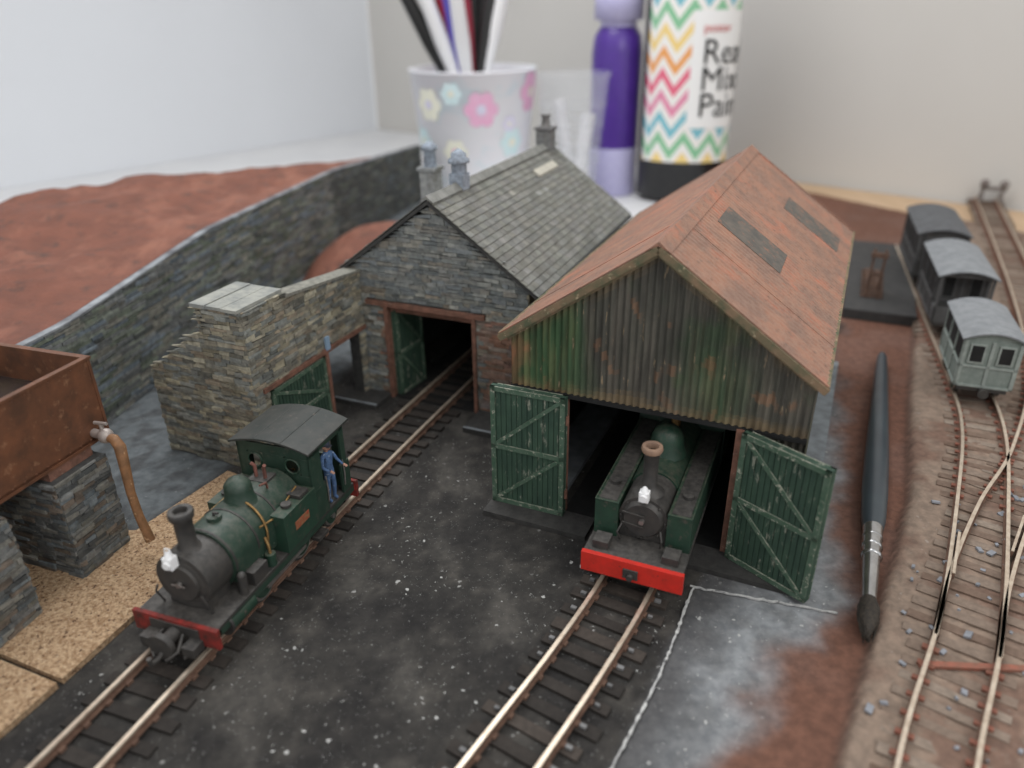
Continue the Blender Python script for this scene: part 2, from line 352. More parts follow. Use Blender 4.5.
    mb.hexa([(ax0,b0+.3,2.1),(ax1-.3,b0+.3,3.3),(ax1-.3,2,3.3),(ax0,2,2.1),(ax0,b0+.3,2.2),(ax1-.3,b0+.3,3.4),(ax1-.3,2,3.4),(ax0,2,2.2)],M_mortar)
    mb.box(ax1-1.6,ax1-1.5,b0+.3,0,0,2.9,M_black)
    mb.box(ax1-.1,ax1+.08,-4.3,-.05,2.02,2.13,M_timber)
    mb.M=M0@frame(ax1-.02,-4.08,math.radians(90),.02); door(mb,2.1,1.95); mb.M=M0
    mb.box(ax1-.05,ax1+.1,-1.98,-1.86,0,2.05,M_timber)
    mb.box(ax1+.04,ax1+.1,-1.9,-1.75,2.1,2.45,mat('blue_plate',(.25,.36,.5),(.3,.42,.55)))
    mc=MATS['ash_slab']
    for a,b,c,d in ((-2.9,-1.55,-.9,-.05),(1.2,2.9,-1.1,-.05)):
        mb.box(a,b,c,d,-.02,.12,mc); mb.box(a,b,c,c+.08,.12,.135,MATS['concrete_plinth'])
    o=mb.obj('stone_engine_shed'); place(o,-1.972,18.532,-.403); return o
stone_shed()

# ============================================================ GROUND
Ey=[7.3,10.7,13.8,18.5,24.3,34]; Ex=[4.7,6.85,8.8,11.05,14.0,18.9]
Cy=[7.3,9.2,10.7,16.9,24.4,34]; Cx=[2.6,4.5,6.1,8.3,11.2,15.3]
Ly=[5,7.3,10.8,12];Lx=[-.0,1.35,3.25,4.0]
def ground():
    x0,x1,y0,y1=-22,34,2,45; st=.14
    nx=int((x1-x0)/st); ny=int((y1-y0)/st); vs=[];cols=[]
    brown=(.15,.074,.052); ballast=(.245,.185,.145); grey=(.25,.265,.28); yard=(.034,.032,.030); blue=(.13,.145,.155)
    for j in range(ny+1):
        y=y0+j*st
        e0=interp(y,Ey,Ex); c0=interp(y,Cy,Cx); l0=interp(y,Ly,Lx)
        for i in range(nx+1):
            x=x0+i*st
            n=fr_(x*.6,y*.6,0,5); n2=fr_(x*2,y*2,5); n3=fr_(x*.9+y*.3,y*.25,9)
            w=x+n*.25
            c=mixc(yard,(.066,.061,.055),sstep(.0,.5,n2)*.8)
            c=mixc(c,(.082,.077,.07),sstep(.05,.5,n3)*.6)
            c=mixc(c,(.02,.019,.019),sstep(0,.4,n)*.7)
            road=sstep(-6.9,-7.5,w-(y-15)*.36)*sstep(12.5,14,y)
            c=mixc(c,mixc(blue,(.08,.085,.09),sstep(-.1,.4,n2)),road)
            bk=sstep(24,27,y+n)
            c=mixc(c,(.17,.08,.055),bk*sstep(-3,3,x))
            if y<12.6 or x>6:
                g=sstep(l0-.05,l0+.12,x+n2*.05)
                gc=mixc(grey,(.15,.155,.16),sstep(-.2,.5,n2)*.7)
                gc=mixc((.085,.085,.088),gc,sstep(.1,1.7,x-l0+n*.6))
                c=mixc(c,gc,g)
            k=sstep(-.5,.55,(x-c0)+n*.8)
            c=mixc(c,mixc(brown,(.175,.10,.078),sstep(-.1,.6,n)*.6),k)
            e=sstep(-.1,.08,x-e0+n2*.04)
            c=mixc(c,mixc(ballast,(.18,.115,.088),sstep(-.1,.45,n+n2*.5)),e)
            c=mixc(c,(.08,.05,.04),max(0,1-abs(x-e0+.05)/.12)*.7)
            al=(1-k)*(1-road*.6)+e*.3
            z=n2*.012*(1-k*.7) + e*.2 + (n2*.03*e)
            vs.append((x,y,z-.02)); cols.append((*c,al))
    fs=[]
    for j in range(ny):
        for i in range(nx):
            x=x0+i*st;y=y0+j*st
            if x>12 and y>44-(x-17)*1.45: continue
            if x<=12 and x>-3 and y>36: continue
            a=j*(nx+1)+i; fs.append((a,a+1,a+nx+2,a+nx+1))
    me=bpy.data.meshes.new('diorama_ground'); me.from_pydata(vs,[],fs)
    ca=me.color_attributes.new('Col','FLOAT_COLOR','POINT'); ca.data.foreach_set('color',[q for c in cols for q in c])
    me.polygons.foreach_set('use_smooth',[True]*len(fs))
    m=mat('painted_ground',(1.2,1.18,1.15),(.78,.78,.78),scale=5,bump=.4,usecol=True,rough=.8,bscale=18,spec=.2)
    nt=m.node_tree;N=nt.nodes;L=nt.links;b=N['Principled BSDF']
    src=b.inputs['Base Color'].links[0].from_socket
    tc=N.new('ShaderNodeTexCoord'); vc=N.new('ShaderNodeVertexColor'); vc.layer_name='Col'
    def mth(op,a,bq):
        x=N.new('ShaderNodeMath'); x.operation=op
        for i,v in enumerate((a,bq)):
            if hasattr(v,'is_linked'): L.new(v,x.inputs[i])
            else: x.inputs[i].default_value=v
        return x.outputs[0]
    def specks(sc,thr,rad,seedv):
        mp=N.new('ShaderNodeMapping'); mp.inputs['Location'].default_value=(seedv,seedv,0); L.new(tc.outputs['Object'],mp.inputs[0])
        nz=N.new('ShaderNodeTexNoise'); nz.inputs['Scale'].default_value=sc*2.5; L.new(mp.outputs[0],nz.inputs['Vector'])
        vm=N.new('ShaderNodeVectorMath'); vm.operation='MULTIPLY_ADD'; L.new(nz.outputs['Color'],vm.inputs[0]); vm.inputs[1].default_value=(.12,.12,.12); L.new(mp.outputs[0],vm.inputs[2])
        vo=N.new('ShaderNodeTexVoronoi'); vo.inputs['Scale'].default_value=sc; L.new(vm.outputs[0],vo.inputs['Vector'])
        sx=N.new('ShaderNodeSeparateColor'); L.new(vo.outputs['Color'],sx.inputs[0])
        mr=N.new('ShaderNodeMapRange'); L.new(sx.outputs[0],mr.inputs[0]); mr.inputs[1].default_value=thr; mr.inputs[2].default_value=1; mr.inputs[3].default_value=0; mr.inputs[4].default_value=rad
        return mth('LESS_THAN',vo.outputs['Distance'],mr.outputs[0])
    big=N.new('ShaderNodeTexNoise'); big.inputs['Scale'].default_value=.45; L.new(tc.outputs['Object'],big.inputs['Vector'])
    mr2=N.new('ShaderNodeMapRange'); L.new(big.outputs[0],mr2.inputs[0]); mr2.inputs[1].default_value=.40; mr2.inputs[2].default_value=.52
    s=mth('MAXIMUM',mth('MULTIPLY',specks(5,.75,.2,0),mr2.outputs[0]),mth('MULTIPLY',specks(11,.70,.24,3),mr2.outputs[0]))
    s=mth('MAXIMUM',s,mth('MULTIPLY',specks(22,.75,.28,7),.6))
    s=mth('MULTIPLY',s,vc.outputs['Alpha']); s=mth('MULTIPLY',s,.8)
    mx=N.new('ShaderNodeMix'); mx.data_type='RGBA'; L.new(s,mx.inputs[0]); L.new(src,mx.inputs[6]); mx.inputs[7].default_value=(.5,.5,.48,1)
    L.new(mx.outputs[2],b.inputs['Base Color'])
    me.materials.append(m); o=bpy.data.objects.new('diorama_ground',me); bpy.context.collection.objects.link(o)
    mb=MB(); ml=mat('plaster_line',(.55,.55,.53),(.32,.32,.32),scale=6,c3=(.12,.12,.12),scale3=7,thr3=.56)
    P=[]
    for i in range(90):
        y=5+i*.068; P.append((interp(y,Ly,Lx)+.18*math.sin((y-7)*.8)*.6+R(-.012,.012),y,R(.015,.03)))
    for a,b2 in zip(P,P[1:]): mb.beam(a,b2,R(.02,.055),.03,ml)
    P=[(lerp(3.35,5.85,i/30)+R(-.015,.015),lerp(11.1,10.35,i/30)+R(-.02,.02),R(.01,.03)) for i in range(31)]
    for a,b2 in zip(P,P[1:]): mb.beam(a,b2,R(.02,.05),.03,ml)
    mb.obj('plaster_edge_strip')
ground()

# ============================================================ TRACKS
def cr(pts,n=14):
    P=[Vector(p) for p in pts]; P=[2*P[0]-P[1]]+P+[2*P[-1]-P[-2]]; out=[]
    for i in range(1,len(P)-2):
        for k in range(n):
            t=k/n; a,b,c,d=P[i-1],P[i],P[i+1],P[i+2]
            out.append(.5*((2*b)+(c-a)*t+(2*a-5*b+4*c-d)*t*t+(3*b-a-3*c+d)*t**3))
    out.append(P[-2]); return out
M_railtop=mat('rail_top',(.72,.62,.50),(.55,.44,.34),scale=6,rough=.35,metal=.55)
M_railside=mat('rail_rust',(.20,.12,.085),(.12,.07,.05),scale=8)
def track(pts,z,slm,slcol=((.06,.055,.05),(.1,.09,.08)),chair=None,gauge=.94,sl=1.75,sp=.52,sw=(.2,.25),s0=.2,top=M_railtop,side=M_railside,name='railway_track',railh=.17,extra=None,bolts=False,skip=None,clip=.10):
    mb=MB(); C=cr([(x,y,0) for x,y in pts]); 
    D=[0]
    for a,b in zip(C,C[1:]): D.append(D[-1]+(b-a).length)
    def at(s):
        for i in range(len(D)-1):
            if s<=D[i+1]:
                t=(s-D[i])/(D[i+1]-D[i]); d=(C[i+1]-C[i]).normalized(); return C[i].lerp(C[i+1],t),d
        return C[-1],(C[-1]-C[-2]).normalized()
    s=s0
    while s<D[-1]:
        p,d=at(s); 
        if skip and skip[0]<p.y<skip[1]: s+=sp; continue
        n=Vector((-d.y,d.x,0)); w=R(*sw); l=sl*R(.94,1.04); zz=z+.03+R(-.012,.012)
        c=mixc(slcol[0],slcol[1],random.random())
        j=Vector((d.x,d.y,0))*R(-.02,.02)+n*R(-.03,.03)
        mb.beam(p-n*l/2+j+Vector((0,0,zz)),p+n*l/2+j+Vector((0,0,zz)),w,.12,slm,col=c)
        for sg in (-1,1):
            q=p+n*sg*gauge/2+Vector((0,0,z+.11))
            mb.beam(q-n*clip,q+n*clip,w*.5,.06,chair or M_railside)
            if bolts and random.random()<.75:
                q2=p+n*sg*(gauge/2+.18)+Vector((0,0,z+.12)); a=R(.03,.05); mb.beam(q2-n*a,q2+n*a*1.5,a*1.6,.05,mat('grey_lump',(.22,.22,.22),(.12,.12,.12)))
        s+=sp*R(.95,1.05)
    for sg in (-1,1):
        prof=[]
        for i,p in enumerate(C):
            d=(C[min(i+1,len(C)-1)]-C[max(i-1,0)]).normalized(); n=Vector((-d.y,d.x,0)); q=p+n*sg*gauge/2
            prof.append((q,n))
        zb=z+.10; zt=z+.10+railh
        def sweep(w,za,zb_,m):
            vs=[]
            for q,n in prof:
                for a,b in ((-w,za),(w,za),(w,zb_),(-w,zb_)): vs.append((q.x+n.x*a,q.y+n.y*a,b))
            fs=[(4*i+k,4*i+4+k,4*i+4+(k+1)%4,4*i+(k+1)%4) for i in range(len(prof)-1) for k in range(4)]
            fs+=[(3,2,1,0),tuple(4*(len(prof)-1)+k for k in range(4))]
            mb.add(vs,[f[::-1] for f in fs],m)
        sweep(.06,zb,zb+.03,side); sweep(.02,zb,zt-.04,side); sweep(.034,zt-.045,zt,top)
    if extra: extra(mb)
    return mb.obj(name)
M_sl=mat('sleeper',(1,1,1),(.7,.7,.7),scale=9,usecol=True,bump=.3)
track([(-7.3,5.3),(-6.5,7.4),(-5.7,9.6),(-4.55,12.7),(-3.6,15.1),(-2.15,18.6),(.85,25.6)],-.05,M_sl,((.03,.026,.023),(.06,.05,.043)),sp=.44)
track([(-1.6,5.2),(-.2,7.3),(1.05,9.2),(2.1,11.0),(2.9,12.8),(6.4,20.5)],-.05,M_sl,((.03,.026,.023),(.07,.057,.048)),sp=.44,bolts=True)
rt=((.17,.11,.08),(.31,.25,.20))
M_chair=mat('red_chair',(.30,.11,.075),(.2,.1,.07),scale=8)
def points_bits(mb):
    for (a,b) in (((8.15,10.9),(8.9,12.1)),((9.6,11.5),(10.5,12.6))):
        mb.beam((*a,.36),(*b,.36),.05,.14,M_railside); mb.beam((*a,.435),(*b,.435),.05,.02,M_railtop)
    mb.beam((6.6,8.95,.23),(9.2,8.75,.23),.12,.06,M_chair)
    # long crossing timbers, perpendicular to the run of the pair of tracks
    n=Vector((.80,-.60,0)); d=Vector((.60,.80,0)); p=Vector((7.45,9.35,0)); i=0
    while i<12:
        c=p+d*(.40*i); l0=.85; l1=.95+.10*i; w=R(.18,.23)
        a=c-n*l0; b=c+n*l1
        mb.beam((a.x,a.y,.165+R(-.01,.01)),(b.x,b.y,.165+R(-.01,.01)),w,.1,M_sl,col=mixc(rt[0],rt[1],R(.1,1)))
        i+=1
track([(4.3,4.5),(6.05,7.25),(7.9,9.8),(10.0,13.2),(11.6,16),(12.6,18.4),(14.3,23.4),(17.2,31.8)],.11,M_sl,rt,M_chair,sl=1.65,sp=.40,sw=(.17,.22),skip=(9.2,13.1),clip=.13)
track([(7.5,9.2),(8.6,10.8),(10.3,12.9),(12.4,15.2),(15.2,19.2),(18.9,26.3),(25.7,41)],.11,M_sl,rt,M_chair,sl=1.65,sp=.40,sw=(.17,.22),s0=5.2,extra=points_bits,clip=.13)

# ============================================================ LOCOMOTIVES
def wheelset(mb,y,r,x=.50):
    for s in (-1,1):
        mb.cyl((s*(x-.06),y,r),(s*(x+.06),y,r),r,m=M_locob,seg=20); mb.cyl((s*(x+.06),y,r),(s*(x+.09),y,r),r*.86,m=M_silver,seg=20)
        mb.cyl((s*(x+.085),y,r),(s*(x+.11),y,r),r*.7,m=M_locog,seg=16); mb.cyl((s*(x+.09),y,r),(s*(x+.16),y,r),.06,m=M_silver,seg=8)
    mb.cyl((-x,y,r),(x,y,r),.06,m=M_locob,seg=8)
def loco1():
    mb=MB(); hw=.80; Lt=4.5
    mb.box(-hw,hw,0,Lt,.62,.70,M_locob)
    mb.box(-hw,-hw+.04,.1,Lt,.5,.64,M_locog); mb.box(hw-.04,hw,.1,Lt,.5,.64,M_locog)
    mb.box(-.36,.36,.1,Lt-.1,.25,.64,M_locob)
    mb.box(-.86,.86,-.08,.0,.34,.74,M_redd); mb.box(-.86,.86,Lt,Lt+.08,.34,.74,M_redd)
    mb.box(-.5,.5,-.1,-.0,.3,.68,M_locob)
    for y0,dy in ((-.08,-1),(Lt+.08,1)):
        mb.cyl((0,y0,.5),(0,y0+dy*.3,.5),.13,m=M_locob,seg=12); mb.cyl((0,y0+dy*.28,.5),(0,y0+dy*.38,.5),.24,m=M_locob,seg=16)
        mb.tube([(.0,y0+dy*.2,.42),(0,y0+dy*.45,.34),(0,y0+dy*.62,.36),(0,y0+dy*.62,.5)],.045,M_locob)
        for s in (-1,1):
            mb.tube([(s*.35,y0,.4),(s*.37,y0+dy*.18,.3),(s*.3,y0+dy*.22,.22)],.035,M_locob)
            mb.box(min(s*.3,s*.55),max(s*.3,s*.55),min(y0,y0+dy*.25),max(y0,y0+dy*.25),.3,.48,M_locob)
            mb.tube([(s*.2,y0+dy*.05,.55),(s*.28,y0+dy*.3,.42),(s*.12,y0+dy*.42,.3)],.03,M_locob)
    for y in (1.5,2.75): wheelset(mb,y,.37)
    wheelset(mb,3.85,.26)
    for s in (-1,1):
        mb.beam((s*.68,1.5,.32),(s*.68,2.75,.32),.04,.07,M_silver)
        mb.cyl((s*.64,.35,.48),(s*.64,1.0,.48),.2,m=M_locog2,seg=16); mb.cyl((s*.64,.31,.48),(s*.64,.36,.48),.22,m=M_locob,seg=16)
        mb.beam((s*.70,1.0,.46),(s*.70,1.9,.36),.035,.06,M_silver)
        mb.box(min(s*.62,s*.8),max(s*.62,s*.8),3.05,3.4,.2,.28,M_locob)
    zc=1.25
    mb.lathe((0,.3,zc),[(.02,0),(.43,.01),(.51,.05),(.51,.10)],M_locob,28,axis=(0,1,0))
    mb.cyl((0,.32,zc),(0,.92,zc),.54,m=M_locob,seg=28)
    mb.box(-.40,.40,.35,.92,.68,1.2,M_locob)
    mb.cyl((0,.25,zc),(0,.3,zc),.34,.36,m=M_locob,seg=24); mb.cyl((0,.19,zc),(0,.25,zc),.05,m=M_silver,seg=8); mb.beam((-.14,.2,zc),(.14,.2,zc),.02,.03,M_silver)
    mb.cyl((0,.92,zc),(0,3.0,zc),.60,m=M_locog,seg=32)
    mb.box(-.6,.6,.94,2.1,.85,zc,M_locog)
    for y in (.94,1.55,2.2): mb.cyl((0,y,zc),(0,y+.04,zc),.612,m=M_locob,seg=32)
    for s in (-1,1):
        for yy in [1.0+.12*i for i in range(9)]: mb.ball((s*.605,yy,.95),.018,M_locog2,seg=5)
    mb.box(-.42,.42,2.0,3.0,.68,1.2,M_locob)
    mb.tube([(.62*math.cos(t)*1.03,1.8+.08*math.sin(t),zc+.62*math.sin(t)*1.03) for t in [math.radians(a) for a in range(-35,100,12)]],.024,M_brass)
    mb.tube([(.58,1.7,1.5),(.6,2.1,1.42),(.56,2.9,1.6)],.02,M_brass)
    mb.tube([(-.58,1.05,1.5),(-.6,1.5,1.5),(-.6,2.1,1.5),(-.55,2.9,1.55)],.02,M_brass)
    mb.box(.6,.78,1.1,1.5,.7,.98,M_locob); mb.box(-.78,-.6,1.25,1.6,.7,.95,M_locob)
    mb.cyl((.7,.9,.7),(.7,.9,1.05),.08,m=M_locob,seg=10); mb.ball((.7,.9,1.08),.08,M_locob)
    mb.cyl((.7,1.7,.7),(.7,1.7,.95),.1,m=M_locog2,seg=10); mb.tube([(.7,1.7,.95),(.68,1.72,1.1),(.6,1.75,1.25)],.03,M_brass)
    for s in (-1,1):
        a,b=sorted((s*.44,s*.84)); mb.box(a,b,2.05,3.1,.70,1.5,M_locog2)
        mb.box(min(s*.84,s*.853),max(s*.84,s*.853),2.35,2.8,1.02,1.2,M_plate)
        mb.cyl((s*.66,2.4,1.5),(s*.66,2.4,1.56),.1,m=M_locob,seg=12); mb.box(min(s*.5,s*.8),max(s*.5,s*.8),2.65,2.95,1.5,1.58,M_locob)
    mb.lathe((0,.62,1.7),[(.26,0),(.2,.07),(.15,.14),(.155,.62),(.2,.66),(.215,.74),(.2,.80),(.12,.80),(.11,.7)],M_locob,20)
    mb.lathe((0,2.0,1.74),[(.34,0),(.27,.1),(.25,.3),(.24,.38),(.17,.47),(.06,.52)],M_locog,20)
    mb.cyl((0,1.3,1.8),(0,1.3,1.92),.13,m=M_locog,seg=14); mb.tube([(0,1.3,1.92),(0,1.3,1.98),(.1,1.3,1.98)],.025,M_locob)
    cp=mat('copper_red',(.22,.09,.07),(.14,.07,.055))
    for x in (-.1,.1):
        mb.tube([(x,2.65,1.7),(x,2.65,2.1),(x*1.5,2.62,2.16)],.035,cp)
        mb.tube([(x*2.4,2.5,1.7),(x*3,2.4,1.95),(x*3.2,2.2,2.02)],.022,cp)
    mb.box(-.2,.2,2.5,2.85,1.72,1.86,M_locob)
    c0,c1=3.08,4.3; zr=2.28
    for s in (-1,1):
        a,b=sorted((s*.76,s*.82))
        mb.box(a,b,c0,c0+.45,.7,1.38,M_locog); mb.box(a,b,c1-.2,c1+.1,.7,1.38,M_locog); mb.box(a,b,c0,c0+.36,1.38,zr-.04,M_locog); mb.box(a,b,c1-.14,c1,1.38,zr-.04,M_locog)
        mb.box(a,b,c0,c1,zr-.15,zr-.02,M_locog)
        mb.tube([(s*.84,c0+.42,.9),(s*.86,c0+.42,1.2),(s*.84,c0+.42,1.5)],.016,M_silver); mb.tube([(s*.84,c1-.16,.9),(s*.86,c1-.16,1.2),(s*.84,c1-.16,1.5)],.016,M_silver)
    mb.box(-.8,.8,c0,c0+.05,.7,1.72,M_locog); mb.box(-.8,.8,c0,c0+.05,2.1,zr+.02,M_locog)
    mb.box(-.8,-.6,c0,c0+.05,1.72,2.1,M_locog); mb.box(.6,.8,c0,c0+.05,1.72,2.1,M_locog); mb.box(-.24,.24,c0,c0+.05,1.72,2.1,M_locog)
    for s in (-1,1):
        vs=[];n=20
        cx,cz=s*.42,1.91
        for i in range(n):
            t=2*math.pi*i/n; vs.append((cx+.14*math.cos(t),c0,cz+.14*math.sin(t)))
            k=1/max(abs(math.cos(t)),abs(math.sin(t))); vs.append((cx+.18*math.cos(t)*k,c0,cz+.19*math.sin(t)*k))
        mb.add(vs,[(2*i,2*i+1,2*((i+1)%n)+1,2*((i+1)%n)) for i in range(n)],M_locog)
        mb.tube([(cx+.155*math.cos(math.radians(a)),c0-.01,cz+.155*math.sin(math.radians(a))) for a in range(0,361,20)],.02,M_locog2,6)
    mb.box(-.8,.8,c1,c1+.06,.7,1.45,M_locog); mb.box(-.8,-.5,c1,c1+.05,1.45,zr,M_locog); mb.box(.5,.8,c1,c1+.05,1.45,zr,M_locog); mb.box(-.5,.5,c1,c1+.05,zr-.15,zr+.03,M_locog)
    vs=[];n=12;mr=mat('cab_roof',(.035,.04,.037),(.055,.055,.05),scale=3,rough=.5,c3=(.14,.12,.10),scale3=8,thr3=.6,soft3=.15)
    for y in (c0-.12,c1+.14):
        for i in range(n+1):
            x=-.9+1.8*i/n; z=zr+.16*(1-(x/.9)**2); vs+=[(x,y,z),(x,y,z+.045)]
    fs=[];k=2*(n+1)
    for i in range(n):
        a=2*i; fs+=[(a+1,a+3,a+3+k,a+1+k),(a,a+k,a+2+k,a+2),(a,a+2,a+3,a+1),(a+k,a+1+k,a+3+k,a+2+k)]
    fs+=[(0,1,1+k,k),(2*n,2*n+k,2*n+1+k,2*n+1)]
    mb.add(vs,fs,mr)
    for x in (-.3,.3): mb.beam((x,c0-.1,zr+.18),(x,c1+.12,zr+.18),.03,.03,mr)
    mb.cyl((0,2.9,1.3),(0,3.3,1.3),.42,m=M_locob,seg=18); mb.tube([(-.2,3.35,1.5),(.2,3.4,1.6)],.03,M_brass)
    mb.box(-.14,.04,.14,.3,1.62,1.84,M_white); mb.cyl((-.05,.1,1.72),(-.05,.15,1.72),.07,m=M_white,seg=12); mb.lathe((-.05,.22,1.84),[(.08,0),(.05,.07),(.02,.1)],M_white,10); mb.tube([(-.12,.22,1.86),(-.1,.22,2.0),(0,.22,2.0),(.02,.22,1.86)],.014,M_white,6)
    for s in (-1,1): mb.tube([(s*.5,.3,.72),(s*.52,.2,1.0),(s*.45,.2,1.15)],.02,M_locob)
    o=mb.obj('steam_locomotive',bevel=.012)
    d=Vector((1.12,3.22)); yaw=-math.atan2(d.x,d.y)
    place(o,-5.66,9.55,yaw,.14); return o
L1=loco1()
def loco2():
    mb=MB(); hw=.93; Lt=6.0
    mb.box(-hw,hw,0,Lt,.66,.76,M_locob)
    mb.box(-.36,.36,.1,Lt-.1,.2,.66,M_locob)
    mb.box(-hw-.02,hw+.02,-.1,.0,.34,.76,M_red); mb.box(-.14,.14,-.13,-.1,.42,.62,M_locob)
    mb.cyl((0,-.13,.48),(0,-.2,.48),.06,m=M_locob,seg=10)
    for y in (1.5,2.8,4.2): wheelset(mb,y,.36)
    zc=1.26
    mb.cyl((0,.62,zc),(0,1.5,zc),.46,m=M_locob,seg=28); mb.box(-.44,.44,.66,1.5,.76,1.22,M_locob)
    mb.cyl((0,.54,zc),(0,.62,zc),.34,.40,m=M_locob,seg=24); mb.cyl((0,.47,zc),(0,.54,zc),.05,m=M_silver,seg=8)
    for a in range(0,360,45): 
        t=math.radians(a); mb.ball((.42*math.cos(t),.6,zc+.42*math.sin(t)),.025,M_locob,seg=6)
    mb.beam((-.38,.55,zc+.12),(.05,.5,zc+.12),.03,.04,M_locob); mb.beam((-.38,.55,zc-.12),(.05,.5,zc-.12),.03,.04,M_locob)
    mb.cyl((0,1.5,zc),(0,4.2,zc),.5,m=M_locog2,seg=28)
    for s in (-1,1):
        a,b=sorted((s*.46,s*.91)); mb.box(a,b,.55,3.9,.76,1.52,M_locog2)
        mb.box(a+.06,b-.05,.62,3.85,1.52,1.532,M_locob)
        mb.beam((s*.90,.55,1.53),(s*.90,3.9,1.53),.03,.03,M_locog2); mb.beam((s*.46,.55,1.53),(s*.91,.55,1.53),.03,.03,M_locog2)
        mb.cyl((s*.7,1.2,1.52),(s*.7,1.2,1.6),.1,m=M_locob,seg=12)
        mb.box(min(s*.5,s*.8),max(s*.5,s*.8),.1,.42,.76,.92,M_locob)
        mb.tube([(s*.38,.5,.78),(s*.42,.4,1.0),(s*.36,.5,1.15)],.02,M_locob)
    mb.lathe((0,.95,1.68),[(.3,0),(.2,.08),(.135,.16),(.14,.82),(.17,.86)],M_locob,20)
    mb.lathe((0,.95,2.54),[(.18,0),(.20,.05),(.185,.12),(.12,.12),(.11,.0)],mat('copper_cap',(.34,.22,.15),(.2,.13,.1),rough=.5),20)
    mb.lathe((.0,2.4,1.70),[(.4,0),(.34,.15),(.32,.35),(.27,.5),(.15,.6),(.04,.63)],M_locog2,20)
    mb.cyl((0,3.2,1.7),(0,3.2,2.1),.1,m=M_brass,seg=12)
    mb.box(-.09,.09,.5,.66,1.7,1.9,M_white); mb.cyl((0,.45,1.8),(0,.5,1.8),.07,m=M_white,seg=12); mb.lathe((0,.58,1.9),[(.08,0),(.05,.07),(.02,.1)],M_white,10)
    mb.box(-.93,.93,3.9,3.96,.76,2.6,M_locog)
    for s in (-1,1):
        a,b=sorted((s*.88,s*.94)); mb.box(a,b,3.9,5.3,.76,1.6,M_locog); mb.box(a,b,3.9,4.2,1.6,2.6,M_locog); mb.box(a,b,5.1,5.3,1.6,2.6,M_locog)
        mb.cyl((s*.5,3.85,2.2),(s*.5,3.9,2.2),.18,m=M_black,seg=16)
    mb.box(-.93,.93,5.3,5.36,.76,2.6,M_locog)
    mb.prism([(-1.02,2.6),(-.5,2.76),(0,2.8),(.5,2.76),(1.02,2.6),(1.02,2.65),(.5,2.82),(0,2.87),(-.5,2.82),(-1.02,2.65)],3.8,5.45,M_locob)
    o=mb.obj('steam_locomotive.001',bevel=.012); place(o,2.15,10.82,-.41,.14)
loco2()

# ---- driver
def driver():
    em=bpy.data.objects.new('train_driver',None); bpy.context.collection.objects.link(em)
    V=[];E=[];Rr=[]
    def chain(pts,rs,start=None):
        prev=start
        for p,r in zip(pts,rs):
            V.append(p);Rr.append(r);i=len(V)-1
            if prev is not None: E.append((prev,i))
            prev=i
        return prev
    chain([(0,0,.82),(0,0,.98),(0,.0,1.16),(0,0,1.33),(0,0,1.42)],[.125,.115,.135,.12,.05])
    for s in (-1,1):
        chain([(s*.085,0,.78),(s*.095,-.02,.42),(s*.1,.02,.08),(s*.1,-.09,.04)],[.085,.065,.05,.045],0)
    chain([(.17,0,1.3),(.24,-.08,1.08),(.24,-.26,1.0)],[.06,.048,.036],3)
    chain([(-.17,0,1.3),(-.22,-.05,1.06),(-.16,-.2,.98)],[.06,.048,.036],3)
    me=bpy.data.meshes.new('body');me.from_pydata(V,E,[]);o=bpy.data.objects.new('body',me);bpy.context.collection.objects.link(o)
    sk=o.modifiers.new('skin','SKIN')
    for i,r in enumerate(Rr): me.skin_vertices[0].data[i].radius=(r,r*.85)
    me.skin_vertices[0].data[0].use_root=True
    ss=o.modifiers.new('sub','SUBSURF');ss.levels=ss.render_levels=2
    me.materials.append(mat('blue_overalls',(.09,.16,.30),(.05,.09,.18),scale=10,c3=(.35,.42,.5),scale3=14,thr3=.6)); o.parent=em
    mb=MB(); ms=mat('skin',(.45,.27,.2),(.4,.22,.16),rough=.6); mh=mat('dark_cap',(.05,.07,.12),(.05,.05,.06))
    mb.ball((0,-.005,1.54),.095,ms,sx=.88,sy=1,sz=1.2); mb.ball((0,-.105,1.53),.02,ms,seg=8,sz=1.4)
    for s in (-1,1):
        mb.ball((s*.085,0,1.53),.022,ms,seg=8,sz=1.3,sx=.5); mb.ball((s*.033,-.09,1.56),.011,mh,seg=6)
    mb.box(-.03,.03,-.098,-.09,1.475,1.483,mat('lip',(.4,.15,.12),(.3,.12,.1)))
    mb.lathe((0,.01,1.58),[(.098,0),(.11,.05),(.1,.09),(.04,.1)],mh,14); mb.box(-.07,.07,-.16,-.08,1.575,1.59,mh)
    mb.cyl((0,0,1.40),(0,0,1.48),.045,m=ms,seg=10)
    for (hx,hy,hz) in ((.24,-.3,1.0),(-.14,-.24,.98)):
        mb.ball((hx,hy,hz),.035,ms,seg=8,sy=1.3)
        for k in range(4): mb.tube([(hx-.026+.017*k,hy-.03,hz),(hx-.026+.017*k,hy-.068+.004*abs(k-1),hz-.005),(hx-.026+.017*k,hy-.075,hz-.03)],.0085,ms,6)
        mb.tube([(hx-.03,hy,hz),(hx-.05,hy-.03,hz+.01)],.01,ms,6)
    mb.obj('head_and_hands',parent=em)
    em.matrix_world=L1.matrix_world@Matrix.Translation((.72,3.80,.70))@Matrix.Rotation(math.radians(78),4,'Z')@Matrix.Scale(.84,4)
driver()

